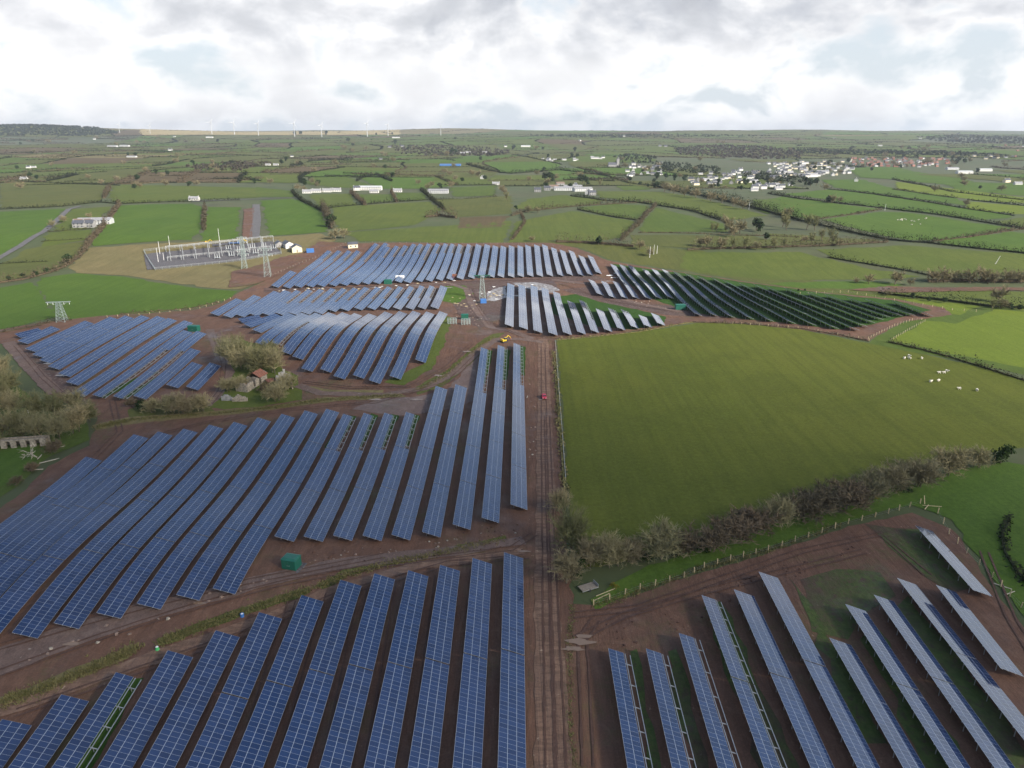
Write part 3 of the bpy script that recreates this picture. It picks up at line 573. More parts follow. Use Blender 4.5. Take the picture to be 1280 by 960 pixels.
block(Hh, 'panels among three short ones beside the dark block', 'three short solar panel rows', near=False)
Ib = [((766.4,331),(795,372)), ((777.6,331.5),(810.8,372.7)), ((788,332),(824,372)), ((806,337),(838.7,371.8)), ((818,337),(873,393)), ((830.8,337.5),(893,393.5)), ((844.7,340),(914,395)), ((859.7,342.5),(938,397)), ((875,346),(963,400)), ((892,348),(990,402.5)), ((907.5,351.5),(1016.5,405)), ((927,355),(1044.5,409)), ((945.5,356.5),(1070,411)), ((961,359.4),(1080.5,406.5)), ((983.4,360.8),(1090.5,402)), ((1011.5,366.4),(1100.5,398)), ((1034,369),(1110,395)), ((1062,373),(1125,393.5)), ((1084.7,375),(1141,393)), ((1118.4,377),(1163,393.5))]
block(Ib, 'panels rightward in the dark edge-on block', 'solar panel rows of the dark block', near=False)
J = [((269.6,455),(240,485.5)), ((247,454.3),(215,483)), ((244.7,436.8),(174.5,497)), ((252.6,415.3),(149.5,497.5)), ((235.6,414.2),(123.5,495.7)), ((236,402),(97,494)), ((216,399),(90,479.5)), ((202,396.5),(80,469)), ((182,395.5),(67,460)), ((162,396),(56,452)), ((143,397.5),(47,445)), ((112,402.5),(38,438)), ((70,409.5),(28,428)), ((52,412.5),(22,420))]
block(J, 'panels leftward in the block below the lattice pylon', 'solar panel rows below the pylon', bares={3: (0, .5), 4: (0, .5)}, near=False)
# ------------------------------------------------------------------ far fields between the traced ones and the skyline
def in_poly(x, y, poly):
    c = False; n = len(poly); j = n - 1
    for i in range(n):
        (xi, yi), (xj, yj) = poly[i], poly[j]
        if (yi > y) != (yj > y) and x < (xj - xi) * (y - yi) / (yj - yi) + xi: c = not c
        j = i
    return c
def leafcloud(mb, x, y, z, rx, ry, rz, n, size, r, up=.5):
    """n leaf-clump faces spread through an upright mound"""
    for _ in range(n):
        while True:
            a, b, c = r.uniform(-1, 1), r.uniform(-1, 1), r.uniform(0, 1)
            if a * a + b * b + c * c < 1: break
        p = Vector((x + a * rx, y + b * ry, z + c * rz)); s = size * r.uniform(.6, 1.35)
        nrm = Vector((a + r.gauss(0, .5), b + r.gauss(0, .5), c + up + r.gauss(0, .5))).normalized(); u = nrm.orthogonal().normalized(); t = nrm.cross(u); k = r.uniform(0, 6.28)
        e = u * math.cos(k) + t * math.sin(k); g = nrm.cross(e)
        mb.face([p - e * s * .6, p + g * s * .4 - e * s * .1, p + e * s * .6, p - g * s * .45 + e * s * .15])
GRP_FAR = 'hedges between the far fields'
def hedge(line, h, w, material, label, group, gap=.06, world=False, name='hedge', lumps=1.0):
    P = line if world else px(line); r = random.Random(int(sum(p[0] for p in P)) & 0xffff); mb = MB()
    ox, oy = P[0]; oz = h1(ox, oy)
    for a, b in zip(P[:-1], P[1:]):
        L = math.hypot(b[0] - a[0], b[1] - a[1]); d = dist((a[0] + b[0]) / 2, (a[1] + b[1]) / 2)
        st = max(1.5, d / 620); n = max(1, int(L / st)); sz = max(.65, d / 850)
        ph = r.uniform(0, 9); nc = max(1, int(L / max(6, d / 60))); cs = [(a[0] + (b[0] - a[0]) * i / nc, a[1] + (b[1] - a[1]) * i / nc) for i in range(nc + 1)]; cs = [Vector((x - ox, y - oy, h1(x, y) - oz + h * .12)) for x, y in cs]
        for c0, c1 in zip(cs[:-1], cs[1:]): mb.bar(c0 - (c1 - c0) * .03, c1, min(w, h) * (.24 if d < 1200 else .4))
        for i in range(n):
            t = (i + r.random()) / n; q = .6 + .5 * abs(math.sin(t * L / (9 + d / 60) + ph)) * lumps + .25 * r.random()
            if r.random() < gap: continue
            if r.random() < .03 * lumps: q *= 1.8
            x, y = a[0] + (b[0] - a[0]) * t + r.uniform(-.25, .25) * w, a[1] + (b[1] - a[1]) * t + r.uniform(-.25, .25) * w
            k = max(5, int(st * h * q / (sz * sz) * 2.0)); k = min(k, 30)
            leafcloud(mb, x - ox, y - oy, h1(x, y) - oz - .2, max(st * 1.1, w * .5), w * .55, h * q, k, sz, r)
    o = mb.build(name, material, None, (ox, oy, oz)); return tag(o, label, name.replace('_', ' '), group)
def split_land():
    r = random.Random(21); cells = []
    def rec(x0, x1, y0, y1):
        yc = (y0 + y1) / 2; lim = 80 + .062 * yc; w, d = x1 - x0, y1 - y0
        if abs((x0 + x1) / 2) - w / 2 > .80 * yc + 100: return
        if w < lim * 1.25 and d < lim * 1.9: cells.append((x0, x1, y0, y1)); return
        if w * 1.5 > d and w >= lim * 1.1: m = x0 + w * r.uniform(.38, .62); rec(x0, m, y0, y1); rec(m, x1, y0, y1)
        else: m = y0 + d * r.uniform(.38, .62); rec(x0, x1, y0, m); rec(x0, x1, m, y1)
    for i in range(-8, 8): rec(i * 1000, (i + 1) * 1000, 900, 9300)
    return cells
def warp(x, y): return (x + .035 * y * math.sin(y / 410 + x / 700) + 30 * math.sin(y / 130 + x / 300), y + .05 * y * math.sin(x / 520 + 1.0) + .02 * y * math.sin(x / 173))
nh = 0
CELLS = split_land(); random.Random(5).shuffle(CELLS)
for (x0, x1, y0, y1) in CELLS:
    r = random.Random(int(x0 * 3 + y0)); c = warp((x0 + x1) / 2, (y0 + y1) / 2)
    u, v = pix(c[0], c[1], h1(*c))
    if v > 232 or not -60 < u < 1340 or any(in_poly(c[0], c[1], w) for w in FPOLY): continue
    if 780 < u < 1260 and 196 < v < 241 and r.random() < .5: continue
    g = .012 * (x1 - x0)
    pts = [warp(x0 + g, y0 + g), warp((x0 + x1) / 2, y0 + g), warp(x1 - g, y0 + g), warp(x1 - g, (y0 + y1) / 2), warp(x1 - g, y1 - g), warp((x0 + x1) / 2, y1 - g), warp(x0 + g, y1 - g), warp(x0 + g, (y0 + y1) / 2)]
    kind = r.choice(['lush', 'meadow', 'olive', 'olive', 'bright', 'lush', 'olive', 'olive', 'brown' if r.random() < .5 else 'meadow', 'rough' if r.random() < .3 else 'olive'])
    if v < 166 + 2 and u < 720: kind = 'rough' if 170 < u < 640 else kind
    drape('field', pts, 'grass_' + kind, .25, cell=.02 * c[1], jag=.002 * c[1])
    e = [pts[0], pts[1], pts[2]] if r.random() < .85 else None; e2 = [pts[2], pts[3], pts[4]] if r.random() < .55 else None
    for q in (e, e2):
        if q and nh < 440 and r.random() < .95:
            nh += 1; thick = q is e2 and r.random() < .3; m = r.choice(['hedge_far', 'hedge_far', 'hedge_far', 'hedge_brown'])
            lab = 'thick belt of bare brown trees dividing small far fields' if thick else 'thin dark hedge dividing small far fields below the skyline' if q is e else 'thin dark hedgerow running away between small far fields'
            hedge(q, r.uniform(7, 10) if thick else r.uniform(3.0, 4.8), (9 if thick else 3.0) + .0006 * c[1], m, lab, 'far tree belts' if thick else GRP_FAR if q is e else 'hedgerows between the far fields', .05, True, 'tree_belt' if thick else 'hedge' if q is e else 'hedgerow')
# ------------------------------------------------------------------ hedges traced in the middle distance
HEDGES = [
 ([(0,262),(80,258),(125,253),(150,255),(240,252),(300,250)], 3.5, 'hedge_dark', 'long dark hedge along the lane above the two fields left of the substation'),
 ([(150,256),(140,270),(125,290),(110,308),(100,320),(85,332),(60,342),(30,350),(0,354),(-40,362)], 5.5, 'hedge_brown', 'tall ragged hedge running down past the farmhouse to the field corner'),
 ([(0,229),(20,227),(80,230),(150,232)], 3.5, 'hedge_dark', 'dark hedge closing off the broad olive field behind the farm lane'),
 ([(137,235),(130,248)], 7, 'hedge_brown', 'short brown tree belt between the olive field and the wide green one'),
 ([(60,290),(115,286)], 3, 'hedge_leaf', 'low hedge just below the grey farmhouse garden'), ([(52,302),(105,299)], 1.8, 'hedge_leaf', 'thin hedge across the small paddock below the farmhouse'),
 ([(0,330),(60,327)], 1.5, 'hedge_dark', 'thin hedge line in the olive paddock beside the lane'), ([(256,258),(255,288)], 5, 'hedge_brown', 'brown hedge standing between the two green fields above the substation'),
 ([(365,240),(375,250),(390,258),(405,265)], 5, 'hedge_dark', 'hedge slanting down from the row of white bungalows'), ([(403,260),(410,272),(415,286)], 9, 'hedge_brown', 'tall clump of bare trees right of the bright field by the access road'),
 ([(400,262),(440,257),(490,253),(535,250)], 4, 'hedge_dark', 'hedge along the top of the wide meadow below the bungalows'), ([(438,241),(447,249),(457,257)], 6, 'hedge_brown', 'bushy hedge between bungalow paddocks, nearest the barn'),
 ([(489,240),(496,253)], 5, 'hedge_brown', 'bushy hedge between the two small paddocks below the low bungalow'), ([(526,237),(540,250),(556,263)], 5, 'hedge_dark', 'hedge running down beside the long grey shed'),
 ([(535,250),(580,249),(622,246)], 3, 'hedge_leaf', 'thin hedge along the olive field right of the grey shed'), ([(532,272),(550,270),(570,273)], 9, 'hedge_brown', 'round brown thicket in the middle of the wide meadow'),
 ([(446,227),(452,223),(470,219),(490,227)], 6, 'hedge_dark', 'hedge rising behind the white barn'), ([(447,219),(500,220),(545,221)], 3, 'hedge_leaf', 'hedge along the far side of the green field behind the barn'),
 ([(545,221),(572,232)], 5, 'hedge_leaf', 'hedge at the corner of the green field left of the white villa'), ([(583,206),(605,212),(625,216),(640,217)], 7, 'hedge_dark', 'tree line below the big dark green field with the blue roof'),
 ([(640,270),(652,266),(662,264),(697,260),(750,256),(815,253)], 4.5, 'hedge_brown', 'long brown hedge under the farm cluster'), ([(713,245),(755,251),(785,252),(830,258),(870,265),(912,279)], 4.5, 'hedge_dark', 'dark hedge running from the farm cluster to the pollard trees'),
 ([(722,262),(760,270),(798,276)], 3.5, 'hedge_leaf', 'hedge between the small green field and the big rounded meadow'), ([(820,257),(810,266),(797,282),(785,292),(776,301)], 5, 'hedge_brown', 'broad brown hedge down the side of the rounded meadow'),
 ([(640,300),(648,290),(656,278),(652,268)], 3, 'hedge_brown', 'narrow brown hedge up the left side of the rounded meadow'),
 ([(695,303),(730,304),(760,306),(792,309)], 8, 'hedge_brown', 'row of bare scrub behind the farthest panel block'), ([(798,291),(870,292),(960,295),(1000,297)], 1.8, 'hedge_brown', 'thin brown hedge below the upright meadow by the pollards'),
 ([(815,232),(850,240),(900,250),(960,265),(1000,276)], 9, 'hedge_dark', 'thick tree belt leading down from the village'), ([(1000,276),(1060,290),(1110,300),(1140,303),(1165,304)], 6, 'hedge_dark', 'tall hedge below the field of grazing sheep'),
 ([(860,313),(900,311),(960,310),(1020,308),(1060,306),(1110,303)], 6, 'hedge_brown', 'ragged hedge with upright stems behind the dark panel block'), ([(640,194),(670,199),(702,206)], 4, 'hedge_dark', 'hedge along the upper edge of the big dark green field'),
 ([(640,217),(670,215),(700,213),(730,216),(762,221)], 8, 'hedge_dark', 'dark tree line between the dark green field and the farm cluster'), ([(760,221),(785,229),(815,233)], 4, 'hedge_leaf', 'hedge around the pale green field below the church'),
 ([(960,242),(1000,249),(1100,260),(1170,268),(1230,278),(1280,286),(1320,292)], 4.5, 'hedge_dark', 'long dark hedge sloping across the right-hand fields above the sheep'), ([(1020,274),(1060,269),(1102,262)], 2.5, 'hedge_brown', 'low brown hedge between the dark green field and the sheep field'),
 ([(1035,237),(1085,242),(1140,250),(1200,260),(1268,270)], 3.5, 'hedge_dark', 'straight hedge, second above the sheep field'), ([(1115,224),(1150,231),(1190,240),(1240,246),(1285,251)], 3.5, 'hedge_dark', 'straight hedge nearest the red brick houses'),
 ([(1115,237),(1150,242),(1195,248)], 3, 'hedge_leaf', 'short hedge between two straight hedges near the sunny field'), ([(1210,250),(1240,253),(1285,258)], 3, 'hedge_dark', 'short hedge beside the lone tree in the sunny fields'),
 ([(1165,302),(1210,297),(1245,291),(1285,286)], 3.5, 'hedge_brown', 'hedge along the bottom right of the sheep field'), ([(1160,304),(1220,311),(1280,317),(1320,321)], 5, 'hedge_dark', 'dark hedge above the wide meadow with the white pole'),
 ([(1035,322),(1070,328),(1100,333),(1140,340),(1175,347)], 3.2, 'hedge_dark', 'thin dark hedge cutting across the wide meadow'), ([(1160,353),(1200,352),(1240,353),(1280,353),(1320,354)], 9, 'hedge_brown', 'tall mass of bare trees along the far bank'),
 ([(1098,367),(1130,371),(1170,375),(1240,384),(1280,386),(1320,389)], 5.5, 'hedge_dark', 'clipped dark hedge behind the sunlit field'), ([(1112,428),(1150,437),(1185,446),(1230,460),(1280,476),(1340,494)], 2.2, 'hedge_leaf', 'low hedge bank between the sunlit field and the big field'),
 ([(866,403),(930,405),(1000,411),(1050,419),(1086,427)], 1.4, 'hedge_brown', 'low brown bank between the dark panels and the big field'), ([(696,425),(740,421),(800,415),(840,407),(866,403)], 1.0, 'rough_grass', 'strip of pale rough grass along the far edge of the big field'),
 ([(1262,650),(1252,668),(1256,692),(1270,714),(1290,738)], 2.2, 'hedge_dark', 'small curved hedge round the grassy corner by the last panels'),
 ([(692,440),(695,480),(699,530),(703,580),(706,620)], 1.3, 'rough_grass', 'strip of rough grass and bramble between the track and the big field'),
 ([(150,393),(190,390),(240,386),(275,378)], 1.5, 'hedge_brown', 'low scrub along the bottom of the bright crescent field'), ([(0,416),(40,409),(72,401),(90,400)], 2, 'hedge_brown', 'brown scrub behind the panels below the lattice pylon'),
]
for line, h, m, lab in HEDGES: hedge(line, h * 1.25, max(2.2, h * .8), m, lab, None, .02)
nearline = px([(176,167.4),(230,167.2),(300,166.8),(380,167),(450,166.4),(500,165.6)]); drape('field', nearline + [(x * 1.3, y * 1.3) for x, y in nearline[::-1]], 'grass_straw', 1.5, cell=90, jag=15)  # tan strip on the skyline, sunlight painted into its colour
drape('field', px([(995,168),(1060,167),(1140,168),(1130,170),(1050,171)]), 'grass_rough', 1.5, cell=90, jag=10)
nb = 0; rb = random.Random(77)
while nb < 190:      # belts of scrub and small trees, thick on the ground toward the skyline
    u = rb.uniform(-20, 1300); v = 168 + 62 * rb.random() ** 1.35; 
    if (780 < u < 1250 and 198 < v < 240) or (560 < u < 700 and 194 < v < 214): continue
    x, y = at(u, v)
    if any(in_poly(x, y, w) for w in FPOLY): continue
    nb += 1; a = rb.gauss(0, .35) if rb.random() < .75 else rb.uniform(0, 3.1); L = y * rb.uniform(.02, .05); k = rb.randrange(3)
    line = [(x - L * math.cos(a), y - L * math.sin(a)), (x + rb.gauss(0, L * .15), y + rb.gauss(0, L * .15)), (x + L * math.cos(a), y + L * math.sin(a))]
    hedge(line, rb.uniform(4, 8), rb.uniform(6, 16), ['hedge_brown', 'hedge_dark', 'wood_brown'][k], ['straggling brown scrub belt in the far country', 'dark scrub belt in the far country', 'grey-brown bare tree belt in the far country'][k], ['brown scrub belts', 'dark scrub belts', 'bare tree belts'][k], 0, True, 'scrub_belt', .8)
# woods on and below the skyline: nobody could count these trees
def wood(name, outline, n, h, material, seed, world=False):
    P = outline if world else px(outline); r = random.Random(seed); mb = MB(); xs = [p[0] for p in P]; ys = [p[1] for p in P]; d = dist(sum(xs) / len(xs), sum(ys) / len(ys)); k = 0; t = 0
    while k < n and t < n * 40:
        t += 1; x, y = r.uniform(min(xs), max(xs)), r.uniform(min(ys), max(ys))
        if not in_poly(x, y, P): continue
        k += 1; q = r.uniform(.7, 1.15); leafcloud(mb, x, y, h1(x, y) - 1, h * .45 * q, h * .45 * q, h * q, 16, d / 560, r)
    o = mb.build(name, material); o['kind'] = 'stuff'; return o
wood('woods', [(-6200,5900),(-4700,5750),(-3950,5650),(-3350,5900),(-3300,6300),(-3700,6700),(-4700,6800),(-6200,6800)], 2600, 17, 'wood_far', 1, True)
wood('woods', [(840,186),(900,182),(960,184),(1005,190),(1000,198),(960,199),(880,196),(850,194)], 800, 11, 'wood_brown', 2)
wood('woods', [(480,183),(540,181),(600,184),(640,189),(620,196),(560,195),(500,193)], 480, 10, 'wood_brown', 3)
wood('woods', [(985,186),(1060,188),(1180,190),(1260,194),(1260,197),(1100,193),(1000,192)], 480, 10, 'wood_far', 4)
wood('woods', [(230,208),(300,202),(345,204),(300,214),(250,214)], 240, 9, 'wood_brown', 5)
wood('woods', [(765,196),(790,193),(822,197),(812,204),(775,204)], 120, 10, 'wood_far', 6)
wood('woods', [(815,203),(860,205),(905,210),(900,218),(860,217),(820,214)], 200, 9, 'wood_far', 8)
wood('woods', [(925,216),(975,217),(1010,223),(1000,230),(950,226)], 160, 9, 'wood_far', 9)
wood('woods', [(1140,172),(1200,170),(1290,172),(1290,180),(1200,179)], 300, 13, 'wood_far', 10)
wood('woods', [(660,168),(760,167),(880,167),(1000,168),(880,172),(700,172)], 380, 12, 'wood_far', 11)

# ------------------------------------------------------------------ trees
def twig_tree(seed, h, spread, trunk, n1, n2, n3, tw, multi=1):
    """a leafless tree or bush: trunk mesh and crown of branches and fine twigs"""
    r = random.Random(seed); tb, cb = MB(), MB()
    def ribbon_(a, b, w):
        d = b - a
        if d.length < 1e-4: return
        u = d.cross(Vector((r.gauss(0, 1), r.gauss(0, 1), r.gauss(0, 1)))).normalized() * w / 2; cb.face([a - u, a + u, b + u * .3, b - u * .3])
    for s in range(multi):
        base = Vector((r.gauss(0, spread * .16), r.gauss(0, spread * .16), 0)) if multi > 1 else Vector((0, 0, 0)); lean = Vector((r.gauss(0, .18), r.gauss(0, .18), 1)).normalized()
        hh = h * (trunk if multi == 1 else r.uniform(.25, .5)); top = base + lean * hh; tb.tube(base - Vector((0, 0, .3)), top, h * (.030 if multi == 1 else .014), h * .016, 6)
        for i in range(n1):
            az = r.uniform(0, 6.28); el = r.uniform(.15, 1.25); st = base.lerp(top, r.uniform(.35, 1))
            L = h * r.uniform(.35, .62) if el > .7 else spread * r.uniform(.6, 1.0); d = Vector((math.cos(az) * math.cos(el), math.sin(az) * math.cos(el), math.sin(el)))
            end = st + d * L; end.z = min(end.z, h * r.uniform(.9, 1.02)); mid = st.lerp(end, .5) + Vector((r.gauss(0, .05), r.gauss(0, .05), .07)) * L
            cb.bar(st, mid, h * .013, 0, h * .010); cb.bar(mid, end, h * .010, 0, h * .004)
            for j in range(n2):
                t = r.uniform(.25, 1); p = st.lerp(mid, t * 2) if t < .5 else mid.lerp(end, t * 2 - 1)
                d2 = (d + Vector((r.gauss(0, .75), r.gauss(0, .75), r.gauss(.25, .6)))).normalized(); e = p + d2 * h * r.uniform(.12, .26); ribbon_(p, e, tw * 1.7)
                for k in range(n3):
                    q = p.lerp(e, r.uniform(.2, 1)); d3 = (d2 + Vector((r.gauss(0, .8), r.gauss(0, .8), r.gauss(.2, .6)))).normalized(); ribbon_(q, q + d3 * h * r.uniform(.06, .15), tw)
    return tb, cb
def leafy(seed, h, rx, n, size, lobes=7):
    r = random.Random(seed); tb, cb = MB(), MB(); tb.tube((0, 0, -.3), (0, 0, h * .5), h * .03, h * .015, 6)
    for i in range(lobes):
        a = r.uniform(0, 6.28); q = r.uniform(0, .6) * rx; z = h * r.uniform(.12, .62); k = r.uniform(.35, .6)
        leafcloud(cb, q * math.cos(a), q * math.sin(a), z, rx * k, rx * k, h * r.uniform(.26, .38), n // lobes, size, r, .3)
    return tb, cb
TREES = {}
def proto_tree(key, tbcb, crown_mat, trunk_mat='bark', name='bare_tree'):
    tb, cb = tbcb; TREES[key] = (name, tb.mesh('trunk', trunk_mat), cb.mesh('crown', crown_mat))
for i in range(5): proto_tree('bush%d' % i, twig_tree(10 + i, 5.2, 2.9, .3, 15, 9, 5, .055, 4), 'twig' if i % 2 else 'twig_grey', name='bare_bush')
for i in range(3): proto_tree('scrub%d' % i, twig_tree(30 + i, 3.2, 2.1, .3, 13, 8, 5, .055, 4), 'twig_brown', name='bare_bush')
for i in range(4): proto_tree('tall%d' % i, twig_tree(50 + i, 10, 3.6, .42, 34, 9, 6, .065, 2), 'twig' if i % 2 else 'twig_green')
for i in range(3): proto_tree('far%d' % i, twig_tree(70 + i, 9, 3.8, .38, 26, 7, 3, .20), 'twig_grey')
for i in range(3): proto_tree('pole%d' % i, twig_tree(80 + i, 10, 1.1, .75, 26, 5, 3, .22), 'twig_green', name='pollard_tree')
for i in range(3): proto_tree('dark%d' % i, leafy(90 + i, 8, 3.2, 420, .85), 'evergreen', name='evergreen_tree')
for i in range(2): proto_tree('ivy%d' % i, leafy(95 + i, 3.6, 2.3, 620, .34), 'ivy', name='ivy_bush')
def tree(key, u, v, hpx, label, group, wide=1.0, n=[0]):
    n[0] += 1; r = random.Random(n[0] * 17); name, tm, cm = TREES[key]; x, y = at(u, v); z = h1(x, y)
    f = y * CP - (z - CAM_H) * SP; Hm = hpx * f / FPX / .96 * (.88 if v > 430 else 1); base = {'bush': 5.2, 'scrub': 3.2, 'tall': 10, 'far': 9, 'pole': 10, 'dark': 8, 'ivy': 3.6}[key.rstrip('0123456789')]; s = Hm / base
    t = thing(name, label, 'bush' if 'bush' in name else 'tree', (x, y, z - .05), r.uniform(0, 6.28), group); t.scale = (s * wide, s * wide, s)
    put('trunk', tm, t); put('crown', cm, t); return t
HB = [(712,692,84,.75,'tall0','tall bare tree at the corner of the hedge beside the track'), (700,640,40,.9,'bush1','bare bush by the track, just above the corner tree'), (706,728,52,.9,'bush0','bare bush between the track and the grey trailer'),
 (735,708,46,1.1,'bush2','bare bush directly above the grey trailer'), (765,708,52,1.05,'bush3','bare bush in the hedge, second from the grey trailer'), (790,703,44,1.1,'bush4','bare bush in the hedge, left of the big round one'), (825,695,60,1.15,'bush1','big round pale bush swelling out of the hedge'),
 (862,690,28,1.5,'scrub0','low brown bush in the hedge just right of the big round one'), (890,684,30,1.5,'scrub1','low brown bush, second right of the big round one'), (916,676,32,1.5,'scrub2','low brown bush behind the gorse in the hedge'), (942,667,32,1.5,'scrub0','low brown bush left of the pale middle bush'),
 (975,657,48,1.0,'bush3','pale upright bush in the middle of the hedge'), (1002,650,32,1.5,'scrub1','low brown bush right of the pale middle bush'), (1028,642,34,1.5,'scrub2','low brown bush above the middle of the post fence'), (1055,634,36,1.4,'scrub0','brown bush leading into the taller hedge bushes'),
 (1085,626,48,1.15,'bush0','first of the tall grey bushes toward the far end of the hedge'), (1115,616,46,1.2,'bush2','second of the tall grey bushes toward the far end of the hedge'), (1148,607,50,1.2,'bush4','broadest of the tall grey bushes at the hedge top'), (1186,594,50,1.1,'bush1','tall bush above the crossed timbers'),
 (1222,584,34,1.1,'bush3','smaller bush near the end of the hedge'), (1250,579,32,1.0,'ivy0','dark green bush at the end of the hedge')]
for u, v, h, w, k, lab in HB: tree(k, u, v, h * (1.22 if k.startswith('scrub') else .96), lab, 'bushes of the hedge below the big field', w * .95)
for u, v, h, lab in [(722,716,22,'ivy clump at the foot of the corner tree'), (805,702,20,'dark ivy under the left of the big round bush'), (840,694,18,'dark ivy under the right of the big round bush'), (880,688,16,'ivy clump low in the brown hedge'), (930,672,15,'ivy clump below the brown hedge by the fence'), (1070,632,16,'ivy clump under the first tall grey bush'), (1130,614,16,'ivy clump under the broad grey bush')]: tree('ivy%d' % (u % 2), u, v, h, lab, 'ivy in the hedge', 1.2)
CP_ = [(8,545,52,'tall1'), (30,548,56,'tall2'), (52,550,52,'tall3'), (74,548,58,'tall1'), (95,542,52,'tall3'), (112,528,44,'tall0'), (20,520,48,'tall3'), (45,522,50,'tall0'), (70,520,46,'tall2'), (92,516,42,'tall3'), (4,505,52,'tall2'), (-6,480,50,'tall1'), (14,490,44,'tall0'), (-10,560,50,'tall0'), (6,470,36,'tall3'), (-14,525,56,'tall2')]
SEQ = ['nearest the white pole', 'behind the low ruin', 'left of the muddy gap', 'in front of the panel ends', 'at the field side', 'beside the left track', 'in the thick middle', 'leaning over the mud', 'at its lower edge', 'at its upper edge', 'rising highest', 'with the palest twigs', 'with the greenest twigs', 'cut by the frame edge', 'beside the hedge gap', 'deep in the back']
for (u, v, h, k), q in zip(CP_, SEQ): tree(k, u, v, h * .82, 'bare grey-green tree in the copse left of the panels', 'trees of the copse left of the panels', .9)
for u, v, h, k, lab in [(178,512,20,'ivy1','dark bush beside the muddy gap below the panels'), (192,516,24,'bush1','bare bush right of the muddy gap'), (212,517,30,'bush3','bare bush hiding the panel ends, nearest the gap'), (232,517,32,'bush2','bare bush hiding the panel ends, in the middle'), (252,515,30,'bush1','bare bush hiding the panel ends, nearest the ruin'),
   (165,508,14,'scrub0','small brown scrub at the muddy gap'), (290,456,40,'tall3','greenish bare tree at the left of the ruin grove'), (306,462,42,'tall1','broad bare tree behind the ruin grove'), (326,468,42,'tall2','green-tinged tree in the middle of the ruin grove'), (345,466,38,'tall3','bare tree at the right of the ruin grove'), (300,446,34,'tall0','bare tree at the back of the ruin grove'), (336,450,30,'tall2','bare tree touching the panel ends behind the ruin'),
   (284,490,24,'bush1','pale bush in front of the red-roofed ruin'), (300,488,22,'bush3','pale bush against the wall of the red-roofed ruin'), (346,502,36,'tall1','slim pale tree right of the red-roofed ruin'), (358,488,26,'bush3','pale bush in front of the white gable ruin'), (330,490,16,'scrub1','scrub between the two ruins'),
   (70,566,20,'scrub2','scrub at the corner of the mud below the copse'), (40,590,16,'scrub0','brown bramble at the edge of the lower grass'), (22,606,14,'scrub1','brown bramble where mud meets the lower grass')]: tree(k, u, v, h, lab, 'bushes and trees around the ruins', 1.05)
